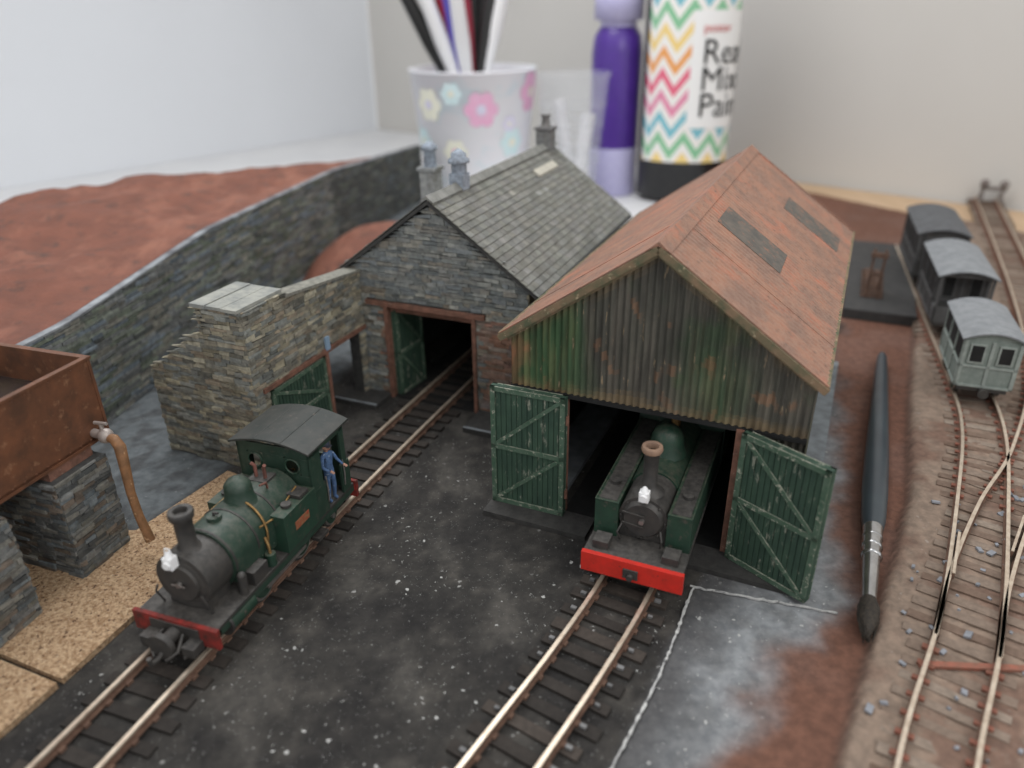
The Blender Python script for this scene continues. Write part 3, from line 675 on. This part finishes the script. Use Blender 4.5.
# ============================================================ CARRIAGES
def carriage(name,x,y,yaw,w,l,h,body,roofm,trim,windows=True,veranda=False):
    mb=MB(); hw=w/2; zb=.42; y_0=.55 if veranda else 0
    mb.box(-hw+.08,hw-.08,0,l,.3,zb,M_locob)
    mb.box(-hw,hw,y_0,l,zb,h-.18,body)
    if veranda:
        for xx in (-hw+.04,hw-.04): mb.box(xx-.04,xx+.04,.0,.08,zb,h-.15,trim)
        mb.box(-hw,hw,0,.05,zb,zb+.5,trim); mb.box(-hw,-hw+.05,0,y_0,zb,zb+.5,trim); mb.box(hw-.05,hw,0,y_0,zb,zb+.5,trim)
    mb.prism([(-hw,h-.18),(hw,h-.18),(hw*.6,h-.04),(0,h),(-hw*.6,h-.04)],0.01,l-.01,body)
    n=10;vs=[]
    for yy in (-.1,l+.1):
        for i in range(n+1):
            xx=-hw-.09+(w+.18)*i/n; z=h-.19+.21*(1-(xx/(hw+.09))**2); vs+=[(xx,yy,z),(xx,yy,z+.05)]
    fs=[];k=2*(n+1)
    for i in range(n):
        a=2*i; fs+=[(a+1,a+3,a+3+k,a+1+k),(a,a+k,a+2+k,a+2),(a,a+2,a+3,a+1),(a+k,a+1+k,a+3+k,a+2+k)]
    mb.add(vs,fs+[(0,1,1+k,k),(2*n,2*n+k,2*n+1+k,2*n+1)],roofm)
    for yy,d in ((y_0,-1),(l,1)):
        for xx in (-hw+.04,0,hw-.04):
            a,b=sorted((yy,yy+d*.03)); mb.box(xx-.04,xx+.04,a,b,zb,h-.2,trim)
        a,b=sorted((yy,yy+d*.03)); mb.box(-hw,hw,a,b,zb+.55,zb+.62,trim); mb.box(-hw,hw,a,b,zb,zb+.07,trim)
        if windows:
            for xx in (-hw*.5,hw*.5):
                a,b=sorted((yy,yy+d*.04)); mb.box(xx-.19,xx+.19,a,b,zb+.68,h-.28,trim)
                a,b=sorted((yy,yy+d*.05)); mb.box(xx-.14,xx+.14,a,b,zb+.73,h-.33,M_black)
        yq=0 if d<0 else l
        mb.cyl((0,yq,.36),(0,yq+d*.25,.36),.07,m=M_locob,seg=8); mb.cyl((0,yq+d*.24,.36),(0,yq+d*.29,.36),.13,m=M_locob,seg=10)
    for s in (-1,1):
        k=max(2,int((l-y_0)/.8))
        for i in range(k):
            ya=lerp(y_0,l,i/k);yb=lerp(y_0,l,(i+1)/k)
            a,b=sorted((s*hw,s*(hw+.03))); mb.box(a,b,ya,ya+.07,zb,h-.2,trim)
            if windows:
                a,b=sorted((s*hw,s*(hw+.02))); mb.box(a,b,ya+.18,yb-.12,zb+.7,h-.3,M_black)
        a,b=sorted((s*hw,s*(hw+.03))); mb.box(a,b,y_0,l,zb+.55,zb+.62,trim); mb.box(a,b,l-.07,l,zb,h-.2,trim); mb.box(a,b,y_0,l,zb,zb+.06,trim)
    for yy in (l*.22,l*.78): wheelset(mb,yy,.24,.47)
    o=mb.obj(name,bevel=.008); place(o,x,y,yaw,.38); return o
g1=mat('carriage_pale_green',(.24,.275,.25),(.18,.215,.195),scale=5,c3=(.38,.40,.36),scale3=9,thr3=.6)
g2=mat('carriage_dark',(.05,.05,.052),(.08,.075,.07),scale=5)
rf1=mat('carriage_roof_pale',(.19,.20,.21),(.26,.27,.28),scale=4); rf2=mat('carriage_roof_grey',(.12,.125,.13),(.085,.085,.09),scale=4)
tr1=mat('carriage_trim_pale',(.33,.37,.34),(.24,.27,.25),scale=5); tr2=mat('carriage_trim_dark',(.11,.11,.11),(.07,.07,.07))
ty=-math.atan2(.34,.94)
carriage('railway_carriage',12.32,17.6,ty,1.32,2.6,1.92,g1,rf1,tr1)
carriage('railway_carriage.001',13.95,21.9,ty,1.5,3.6,2.1,g2,rf1,tr2,veranda=True)
carriage('railway_carriage.002',15.6,26.5,ty,1.6,4.0,2.1,g2,rf2,tr2)

# ============================================================ WATER TOWER
def tower():
    mb=MB(); mt=mat('rusty_copper_tank',(.22,.095,.052),(.12,.062,.04),scale=2.2,rough=.45,metal=.3,bump=.2,c3=(.36,.19,.11),scale3=4,thr3=.58,soft3=.15)
    w=3.2;l=5.4;z0=2.42;z1=4.1;t=.09
    mb.box(-w,0,-l,0,z0,z0+.1,mt); mb.box(-t,0,-l,0,z0,z1,mt); mb.box(-w,-w+t,-l,0,z0,z1,mt); mb.box(-w+t,-t,-t,0,z0,z1,mt); mb.box(-w+t,-t,-l,-l+t,z0,z1,mt)
    for zz in (z0,z1-.05):
        mb.box(0,.03,-l-.03,.03,zz,zz+.05,mt); mb.box(-w-.03,-w,-l-.03,.03,zz,zz+.05,mt); mb.box(-w,0,0,.03,zz,zz+.05,mt); mb.box(-w,0,-l-.03,-l,zz,zz+.05,mt)
    mb.box(0,.02,-.06,.0,z0,z1,mt); mb.box(0,.02,-2.75,-2.69,z0,z1,mt)
    for yy in [-.2-.25*i for i in range(20)]:
        for zz in (z0+.1,z1-.1): mb.ball((.0,yy,zz),.018,mt,seg=6)
    mb.box(-w+t,-t,-l+t,-t,3.35,3.4,mat('tank_water',(.05,.04,.03),(.04,.03,.03),rough=.1))
    for yy in (-1.0,-3.2): mb.box(-w+.2,.0,yy-.5,yy+.5,2.22,z0,M_timber)
    for (a,b) in ((-1.6,-.4),(-3.9,-2.6)):
        x0,x1=-1.6,.18
        for q in ((lambda q:(q,a),lambda q:(0,-1),x0,x1),(lambda q:(q,b),lambda q:(0,1),x0,x1),(lambda q:(x1,q),lambda q:(1,0),a,b),(lambda q:(x0,q),lambda q:(-1,0),a,b)):
            stones(mb,q[0],q[1],q[2],q[3],lambda q:2.22,pal=PALD,rh=(.07,.11),rl=(.2,.5))
        mb.box(x0+.03,x1-.03,a+.03,b-.03,0,2.22,M_mortar)
    mv=mat('valve_pewter',(.5,.45,.42),(.35,.3,.27),rough=.5,metal=.5); mh=mat('leather_hose',(.30,.15,.07),(.17,.09,.045),scale=5,rough=.55,bump=.3,c3=(.45,.28,.15),scale3=8,thr3=.6)
    mb.cyl((.0,-.35,2.62),(.4,-.4,2.62),.09,m=mv,seg=10); mb.ball((.34,-.4,2.64),.15,mv); mb.tube([(.3,-.4,2.7),(.3,-.4,2.92)],.04,mv); mb.tube([(.15,-.4,2.9),(.45,-.4,2.92)],.035,mv)
    mb.tube([(.34,-.4,2.62),(.55,-.42,2.62),(.68,-.45,2.48),(.72,-.5,2.1),(.74,-.55,1.5),(.84,-.6,1.0),(.98,-.62,.45)],[.08,.10,.11,.10,.085,.085,.10],mh,10)
    o=mb.obj('water_tower'); place(o,-8.02,13.06,-.32); return o
tower()

# ============================================================ CORK
def cork():
    m=mat('cork',(.60,.42,.26),(.36,.22,.12),scale=16,bump=1.0,rough=.85,c3=(.12,.06,.035),scale3=11,thr3=.58,soft3=.03,bscale=30,ramp=(.42,.58),c4=(.72,.56,.38),scale4=22,thr4=.56)
    mb=MB()
    def slab(P,z0,z1):
        n=len(P); mb.add([(x,y,z0) for x,y in P]+[(x,y,z1) for x,y in P],[tuple(range(n))[::-1],tuple(range(n,2*n))]+[(i,(i+1)%n,n+(i+1)%n,n+i) for i in range(n)],m)
    slab([(-7.5,9.0),(-6.3,12.2),(-5.6,14.5),(-6.8,15.2),(-8.0,12.95),(-11.9,12.95),(-11.9,10.85)],-.02,.1)
    slab([(-9.3,4.5),(-7.54,8.92),(-12.0,10.78),(-13.5,6)],-.02,.1)
    mb.obj('cork_sheet')
cork()

# ============================================================ RETAINING WALL, HILL, MOUND
WP=[(-13.2,8.5),(-10.95,17.5),(-9.75,24.2),(-7.7,34.3),(-4.9,43.5)]
def retaining():
    mb=MB(); pts=[Vector(p) for p in WP]; D=[0]
    for a,b in zip(pts,pts[1:]): D.append(D[-1]+(b-a).length)
    def pt(t):
        t=max(0,min(D[-1]-1e-4,t))
        for i in range(len(D)-1):
            if t<=D[i+1]: return tuple(pts[i].lerp(pts[i+1],(t-D[i])/(D[i+1]-D[i])))
    def out(t):
        for i in range(len(D)-1):
            if t<=D[i+1]: break
        d=(pts[i+1]-pts[i]).normalized(); return (d.y,-d.x)
    top=lambda t:interp(t,[0,D[1],D[2],D[3],D[4]],[2.9,3.0,3.5,3.4,2.9])
    tn=lambda t,z:((.085,.09,.095),.8) if t>D[3]-1 else None
    stones(mb,pt,out,0,D[-1],top,pal=[(.17,.18,.19),(.22,.235,.25),(.13,.145,.15),(.19,.23,.28),(.28,.28,.26),(.17,.20,.17),(.24,.27,.25)],rh=(.08,.13),rl=(.3,.9),prot=.035,tint=tn)
    for i in range(60):
        t0=D[-1]*i/60;t1=D[-1]*(i+1)/60;a=Vector(pt(t0));b=Vector(pt(t1));o=Vector((*out((t0+t1)/2),0))
        A=Vector((a.x,a.y,0))-o*.04;B=Vector((b.x,b.y,0))-o*.04;C=B-o*.4;Dd=A-o*.4
        h0,h1=top(t0),top(t1); up=lambda p,h:(p.x,p.y,h)
        mb.hexa([up(A,0),up(B,0),up(C,0),up(Dd,0),up(A,h0),up(B,h1),up(C,h1),up(Dd,h0)],M_mortar)
        A=A+o*.06;B=B+o*.06;C=B-o*.22;Dd=A-o*.22
        if t0>0: mb.hexa([up(A,h0),up(B,h1),up(C,h1),up(Dd,h0),up(A,h0+.05),up(B,h1+.05),up(C,h1+.05),up(Dd,h0+.05)],mat('plaster_edge',(.34,.36,.38),(.12,.12,.13),scale=1.2))
    mb.obj('retaining_wall')
retaining()
M_earth=mat('red_earth',(.22,.085,.056),(.16,.066,.046),scale=1.2,bump=.8,rough=.7,bscale=9,c3=(.09,.055,.045),scale3=1.6,thr3=.56,soft3=.15,c4=(.28,.12,.08),scale4=.6,thr4=.5,soft4=.15,str4=(1,.5,1))
def hill():
    mb=MB(); vs=[];nj,ni=110,70
    for j in range(nj+1):
        t=j/nj; y=8.5+(38.5-8.5)*t
        xw=interp(y,[p[1] for p in WP],[p[0] for p in WP])-.25; zt=interp(y,[8.5,17.5,24.2,34.3,43.5],[2.9,3.0,3.5,3.4,2.9])
        wid=interp(y,[8.5,22,30,36,38.5],[9,9.5,6.5,1.6,.3])
        for i in range(ni+1):
            u=i/ni; x=xw-u*wid
            n=fr_(x*.35,y*.35,3,5); n2=fr_(x*1.5,y*1.5,1)
            rise=.7*sstep(0,.7,u)*sstep(38,26,y)
            z=zt+.03+rise+(n*.28+n2*.06)*sstep(0,.15,u)*min(1,wid/4)
            if u>.9: z-= (u-.9)*10*(zt+rise)
            vs.append((x,y,z))
    fs=[]
    for j in range(nj):
        for i in range(ni):
            a=j*(ni+1)+i; fs.append((a,a+ni+1,a+ni+2,a+1))
    mb.add(vs,[f[::-1] for f in fs],M_earth,smooth=True); mb.obj('hillside')
    mb=MB(); vs=[];n=40
    for j in range(n+1):
        for i in range(n+1):
            x=-1+2*i/n;y=-1+2*j/n;r=math.hypot(x,y); X=-5.2+x*3.3;Y=30.5+y*4.8
            z=1.9*max(0,1-r*r)**.8+fr_(X,Y,2)*.12*max(0,1-r)-.08
            vs.append((X,Y,z))
    fs=[(j*(n+1)+i,j*(n+1)+i+1,(j+1)*(n+1)+i+1,(j+1)*(n+1)+i) for j in range(n) for i in range(n)]
    mb.add(vs,fs,M_earth,smooth=True); mb.obj('dirt_mound')
hill()

# ============================================================ SMALL THINGS RIGHT
def brush():
    mb=MB(); d=Vector((5.3,11.4,0)).normalized(); p=Vector((5.98,9.5,.27)); q=lambda s,z=0:p+d*s+Vector((0,0,z))
    mh=mat('brush_handle',(.035,.045,.055),(.045,.06,.07),scale=1,rough=.35,spec=.6); mf=mat('ferrule',(.6,.6,.6),(.45,.45,.45),scale=4,rough=.25,metal=1)
    hair=mat('bristles',(.02,.017,.015),(.05,.04,.03),scale=20,rough=.7)
    mb.tube([q(1.0),q(.75),q(.45),q(.15),q(0)],[.13,.19,.18,.08,.01],hair,14)
    for i in range(70):
        a=R(0,6.28);r=R(.03,.14); n=Vector((-d.y,d.x,0)); o=n*math.cos(a)*r+Vector((0,0,1))*math.sin(a)*r
        mb.tube([q(.98)+o,q(.5)+o*1.35,q(R(-.05,.25))+o*R(.3,1.0)],.012,hair,4)
    mb.tube([q(.95),q(1.5),q(2.2),q(3.3)],[.12,.14,.16,.20],mf,18)
    for s in (2.3,2.6,2.9): mb.tube([q(s-.04),q(s),q(s+.04)],[.17,.20,.18],mf,18)
    mb.tube([q(3.25),q(3.6),q(4.6),q(6),q(8.5),q(11.0),q(12.3),q(12.6)],[.20,.24,.27,.27,.23,.18,.14,.08],mh,18)
    mb.obj('paintbrush')
brush()
def stopb():
    mb=MB(); mp=mat('dark_platform',(.065,.062,.06),(.045,.045,.045),scale=3,bump=.3)
    mb.box(0,2.3,0,9,0,.35,mp)
    o=mb.obj('loading_platform'); place(o,11.55,24.6,-.42)
    mb=MB(); mr=mat('rust_metal',(.17,.10,.07),(.10,.065,.05),scale=6,bump=.3)
    for x in (0,.36):
        mb.beam((x,0,0),(x,0,1.8),.08,.08,mr,up=(0,1,0)); mb.beam((x,1.0,0),(x,0,1.5),.07,.07,mr); mb.beam((x,3.4,0.05),(x,0,.05),.06,.08,mr)
    mb.beam((-.1,-.06,1.6),(.46,-.06,1.6),.1,.18,mr); mb.beam((-.05,-.06,.9),(.41,-.06,.9),.08,.1,mr)
    for i in range(9): mb.beam((-.2,i*.38+.1,.04),(.56,i*.38+.1,.04),.12,.08,mr)
    o=mb.obj('buffer_stop'); place(o,12.75,25.6,-.42,.35)
    mb=MB(); mk=mat('knob_grey',(.25,.22,.2),(.18,.15,.14))
    for x in (-.45,.45):
        mb.beam((x,0,0),(x,0,.8),.14,.14,mk,up=(0,1,0)); mb.ball((x,-.05,.95),.22,mk)
        mb.beam((x,0,.7),(x,.9,0),.1,.1,mk)
    mb.beam((-.6,0,.7),(.6,0,.7),.14,.18,mk)
    o=mb.obj('buffer_stop.001'); place(o,25.2,39.6,-.42,.3)
    mb=MB(); mc=mat('grey_chip',(.30,.31,.34),(.2,.21,.23))
    for i in range(60):
        y=R(7.0,14); x=interp(y,Ey,Ex)+R(.1,3.4); a=R(0,3); s=R(.015,.085)
        mb.M=Matrix.Translation((x,y,.22))@Matrix.Rotation(a,4,'Z')@Matrix.Rotation(R(-.4,.4),4,'X')
        mb.box(-s,s*R(.6,1.4),-s*.7,s*.6,-.02,.02,mc)
    mb.M=Matrix.Identity(4); mb.obj('stone_chippings')
stopb()

# ============================================================ BACKGROUND ITEMS
def cupset():
    mc=mat('cup_floral',(.90,.91,.94),(.88,.87,.92),scale=.3,rough=.4,c3=(.76,.86,.92),scale3=.35,thr3=.54,soft3=.1)
    em=bpy.data.objects.new('paper_cup',None); bpy.context.collection.objects.link(em)
    mb=MB(); h=6.95; r0,r1=2.75,3.5
    mb.lathe((0,0,0),[(r0,0),(r1,h),(r1+.06,h+.04),(r1,h+.1),(r1-.1,h),(r0-.1,.2)],mc,48)
    def flower(th,z,s,c,cen):
        def S(u,v,o):
            zz=z+v; r=lerp(r0,r1,zz/h)+o; a=th+u/r; return (r*math.sin(a),-r*math.cos(a),zz)
        for k in range(6):
            a=k*math.pi/3; cx,cz=.62*s*math.cos(a),.62*s*math.sin(a)
            vs=[S(cx,cz,.03)]+[S(cx+.38*s*math.cos(t),cz+.38*s*math.sin(t),.03) for t in [2*math.pi*i/12 for i in range(12)]]
            mb.add(vs,[(0,1+i,1+(i+1)%12) for i in range(12)],c)
        vs=[S(0,0,.045)]+[S(.28*s*math.cos(t),.28*s*math.sin(t),.045) for t in [2*math.pi*i/12 for i in range(12)]]
        mb.add(vs,[(0,1+i,1+(i+1)%12) for i in range(12)],cen)
    pk=mat('petal_pink',(.88,.45,.66),(.85,.55,.72)); lb=mat('petal_lilac',(.75,.73,.9),(.8,.78,.92)); ye=mat('petal_yellow',(.92,.91,.75),(.92,.92,.8)); aq=mat('petal_aqua',(.68,.88,.9),(.75,.9,.92))
    flower(.12,5.2,.95,pk,lb); flower(1.15,5.9,1.1,pk,ye); flower(-.8,5.4,.9,ye,lb); flower(-.35,3.0,.7,ye,pk); flower(.7,3.4,.8,aq,ye); flower(-1.1,3.4,.8,aq,ye); flower(-.35,6.0,.6,aq,ye); flower(.62,4.4,.45,lb,ye)
    mb.obj('cup',parent=em)
    cols=[(.02,.02,.02),(.02,.02,.02),(.85,.85,.85),(.12,.10,.5),(.45,.03,.05),(.02,.02,.02),(.35,.04,.07),(.03,.03,.03),(.9,.9,.9),(.04,.04,.04),(.85,.85,.85)]
    tops=[(-4.6,0,13),(-3.7,1,14),(-3.3,-1,13.2),(-1.7,-1.2,14),(-2.3,1.6,13.5),(.2,1.5,14.2),(-.6,-.4,14),(1.2,1.2,14),(2.7,-.8,14.5),(1.7,-.6,13.6),(-1.0,-1.9,13)]
    for i,(c,t) in enumerate(zip(cols,tops)):
        mb=MB(); m=mat('handle_%d'%i,c,c,rough=.35)
        bot=Vector((-t[0]*.35,-t[1]*.5,.6)); top=Vector(t); 
        mb.tube([bot,bot.lerp(top,.35),bot.lerp(top,.62),bot.lerp(top,.88),top],[.12,.22,.42,.36,.14],m,12)
        mf=mat('ferrule_bg',(.6,.6,.62),(.5,.5,.5),metal=1,rough=.3)
        d=(top-bot).normalized(); mb.tube([top-d*.1,top+d*1.6],[.15,.22],mf,12); mb.tube([top+d*1.6,top+d*2.3,top+d*3.2],[.22,.3,.04],mat('bg_bristle',(.1,.06,.03),(.05,.03,.02)),12)
        mb.obj('paintbrush_%d'%i,parent=em)
    em.matrix_world=Matrix.Translation((-1.95,45.2,-.28))@Matrix.Rotation(.04,4,'Z')
cupset()
def bottles():
    mb=MB(); mp=mat('purple_bottle',(.09,.035,.30),(.07,.03,.24),scale=1,rough=.3,spec=.5); ml=mat('lavender_plastic',(.58,.56,.80),(.52,.50,.76),rough=.3)
    mb.lathe((0,0,0),[(1.3,0),(1.4,.1),(1.4,2.7)],ml,32)
    mb.lathe((0,0,2.7),[(1.4,0),(1.4,5.0),(1.3,5.8),(1.0,6.3)],mp,32)
    mb.lathe((0,0,9.0),[(1.0,0),(1.0,.3),(1.35,.35),(1.35,2.2),(1.1,2.3)],ml,32)
    o=mb.obj('purple_ink_bottle'); place(o,6.1,45.8,0,-.3)
    gl=mat('clear_plastic',(.85,.88,.92),(.7,.74,.79),scale=.7,rough=.12,alpha=.20,spec=.7)
    mb=MB(); r0,r1,h=1.25,1.95,6.9
    mb.lathe((0,0,0),[(.05,.02),(r0,.02),(r0+.05,.2),(r1,h-.25),(r1+.1,h-.15),(r1+.1,h)],gl,36,caps=False)
    for k in range(5): mb.lathe((0,0,h*(.2+.14*k)),[(lerp(r0,r1,.2+.14*k)+.02,0),(lerp(r0,r1,.2+.14*k)+.08,.06),(lerp(r0,r1,.2+.14*k)+.02,.12)],gl,36,caps=False)
    mb.tube([(.2,.1,.2),(-.7,.2,5.5)],[.25,.32],mat('pipette_white',(.85,.85,.86),(.8,.8,.82),alpha=.7),12)
    mb.tube([(.3,-.3,.2),(.9,.1,4.8)],[.3,.4],MATS['pipette_white'],12)
    o=mb.obj('plastic_tumbler'); place(o,3.45,43.3,0,-.3)
    em=bpy.data.objects.new('paint_bottle',None); bpy.context.collection.objects.link(em)
    bk=mat('bottle_black',(.012,.012,.014),(.02,.02,.02),rough=.3,spec=.5)
    mb=MB(); rx,ry=2.42,1.7
    mb.lathe((0,0,0),[(.93,0),(1,.12),(1,12.2),(.95,12.9),(.75,13.5),(.45,13.9),(.42,14.3)],bk,48,sx=rx,sy=ry)
    mb.lathe((0,0,14.3),[(1.15,0),(1.15,1.4),(1.0,1.5)],bk,32); mb.obj('bottle_body',parent=em)
    S=lambda th,z,o:((rx+o)*math.sin(th),-(ry+o)*math.cos(th),z)
    def patch(t0,t1,z0,z1,o,m,name):
        n=40; vs=[];
        for i in range(n+1):
            th=lerp(t0,t1,i/n); vs+=[S(th,z0,o),S(th,z1,o)]
        me=bpy.data.meshes.new(name); me.from_pydata(vs,[],[(2*i,2*i+2,2*i+3,2*i+1) for i in range(n)])
        uv=me.uv_layers.new(name='UVMap')
        for p in me.polygons:
            for li in p.loop_indices:
                vi=me.loops[li].vertex_index; uv.data[li].uv=(lerp(t0,t1,(vi//2)/n)*rx,z1 if vi%2 else z0)
        me.materials.append(m); ob=bpy.data.objects.new(name,me); bpy.context.collection.objects.link(ob); ob.parent=em
    m=bpy.data.materials.new('chevron_label'); m.use_nodes=True; nt=m.node_tree;N=nt.nodes;L=nt.links
    uvn=N.new('ShaderNodeUVMap'); sp=N.new('ShaderNodeSeparateXYZ'); L.new(uvn.outputs[0],sp.inputs[0])
    def mt(op,a,b=None):
        x=N.new('ShaderNodeMath'); x.operation=op
        for i,v in enumerate((a,b)):
            if v is None: continue
            if hasattr(v,'is_linked'): L.new(v,x.inputs[i])
            else: x.inputs[i].default_value=v
        return x.outputs[0]
    pp=mt('PINGPONG',sp.outputs[0],.72); s=mt('ADD',sp.outputs[1],mt('MULTIPLY',pp,1.35)); fr=mt('FRACT',mt('MULTIPLY',s,1/6.4))
    rp=N.new('ShaderNodeValToRGB'); rp.color_ramp.interpolation='CONSTANT'; L.new(fr,rp.inputs[0])
    cs=[(.80,.16,.25),(.88,.86,.82),(.85,.38,.12),(.88,.86,.82),(.88,.66,.25),(.88,.86,.82),(.25,.55,.32),(.88,.86,.82),(.2,.52,.6),(.88,.86,.82),(.78,.28,.42),(.88,.86,.82)]
    el=rp.color_ramp.elements; el[0].position=0; el[0].color=(*cs[0],1); el[1].position=1/12; el[1].color=(*cs[1],1)
    for i in range(2,12): e=el.new(i/12); e.color=(*cs[i],1)
    L.new(rp.outputs[0],N['Principled BSDF'].inputs['Base Color']); N['Principled BSDF'].inputs['Roughness'].default_value=.4
    patch(-1.1,1.5,2.1,12.0,.02,m,'chevron_wrap')
    patch(.02,1.4,3.9,9.6,.045,mat('label_white',(.9,.9,.88),(.88,.88,.87),rough=.4),'white_label')
    ink=mat('ink_black',(.01,.01,.01),(.01,.01,.01))
    for k,(tx,z,sz) in enumerate((('Ready',7.1,1.7),('Mixed',5.8,1.7),('Paint',4.5,1.7),('poster',8.6,.6))):
        cu=bpy.data.curves.new('t','FONT'); cu.body=tx; cu.size=sz
        to=bpy.data.objects.new('t',cu); bpy.context.collection.objects.link(to)
        dg=bpy.context.evaluated_depsgraph_get(); me=bpy.data.meshes.new_from_object(to.evaluated_get(dg)); bpy.data.objects.remove(to)
        for v in me.vertices: v.co=S((.55+v.co.x)/rx,z+v.co.y,.09)
        me.materials.clear(); me.materials.append(ink if k<3 else MATS['buffer_red']); ob=bpy.data.objects.new('label_text_%d'%k,me); bpy.context.collection.objects.link(ob); ob.parent=em
    em.matrix_world=frame(9.75,44.0,-.2,-.1)
bottles()

# ============================================================ ROOM
def room():
    mtb=mat('table_white',(.74,.74,.74),(.68,.68,.69),scale=.3,rough=.5)
    mwl=mat('wall_paint_white',(.78,.80,.83),(.76,.78,.81),scale=.1,rough=.9); mwr=mat('wall_paint_beige',(.62,.60,.565),(.60,.58,.545),scale=.1,rough=.9)
    c=Vector((-12,72.4,0)); dr=Vector((.76,-.65,0)).normalized(); dl=Vector((-.65,-.76,0)).normalized()
    mb=MB(); V=[c+dl*95,c+dl*95+dr*82,c+dr*82,c]; mb.hexa([(*v.xy,-1.2) for v in V]+[(*v.xy,-.3) for v in V],mtb); mb.obj('table')
    for nm,d,ln,m in (('wall_right',dr,85,mwr),('wall_left',dl,95,mwl)):
        mb=MB(); n=Vector((0,0,1)).cross(d); n=n if nm=='wall_right' else -n
        a=c+n*.05; b=c+d*ln+n*.05; e=n*2
        V=[a,b,b+e,a+e]; mb.hexa([(*p.xy,-1.2) for p in V]+[(*p.xy,45) for p in V],m); mb.obj(nm)
    mw=mat('pine_board',(.60,.43,.28),(.53,.37,.23),scale=1.2,stretch=(1,.15,1),rough=.6)
    mb=MB(); p=Vector((13.6,50.1,0)); q=p+dr*38; nn=Vector((-.65,-.76,0)).normalized()
    a,b=p,q; V=[a+nn*7.5,b+nn*7.5,b,a]; mb.hexa([(*v.xy,-.3) for v in V]+[(*v.xy,-.06) for v in V],mw); mb.obj('wooden_board')
room()

# ============================================================ LIGHT + CAMERA
w=bpy.data.worlds.new('world'); bpy.context.scene.world=w; w.use_nodes=True
bg=w.node_tree.nodes['Background']; bg.inputs[0].default_value=(.975,.985,1,1); bg.inputs[1].default_value=.84
def area(name,loc,target,size,e,col):
    l=bpy.data.lights.new(name,'AREA'); l.size=size; l.energy=e; l.color=col; o=bpy.data.objects.new(name,l); bpy.context.collection.objects.link(o)
    o.location=loc; o.rotation_euler=(Vector(target)-Vector(loc)).to_track_quat('-Z','Y').to_euler()
area('window_light',(-6,30,38),(2,18,0),24,10000,(.98,.99,1))
area('room_light',(18,-8,30),(2,18,0),18,4500,(1,.98,.95))
cd=bpy.data.cameras.new('camera'); cam=bpy.data.objects.new('camera',cd); bpy.context.collection.objects.link(cam)
cd.sensor_width=36; cd.lens=756.76/1024*36; cd.clip_start=.1; cd.clip_end=500
cam.matrix_world=Matrix.Translation((0,0,10))@Matrix.Rotation(math.pi/2-.4683,4,'X')@Matrix.Rotation(-.0131,4,'Z')
cd.dof.use_dof=True; cd.dof.focus_distance=15.5; cd.dof.aperture_fstop=(cd.lens/1000)/.22
bpy.context.scene.camera=cam
try: bpy.context.scene.view_settings.view_transform='Standard'
except: pass
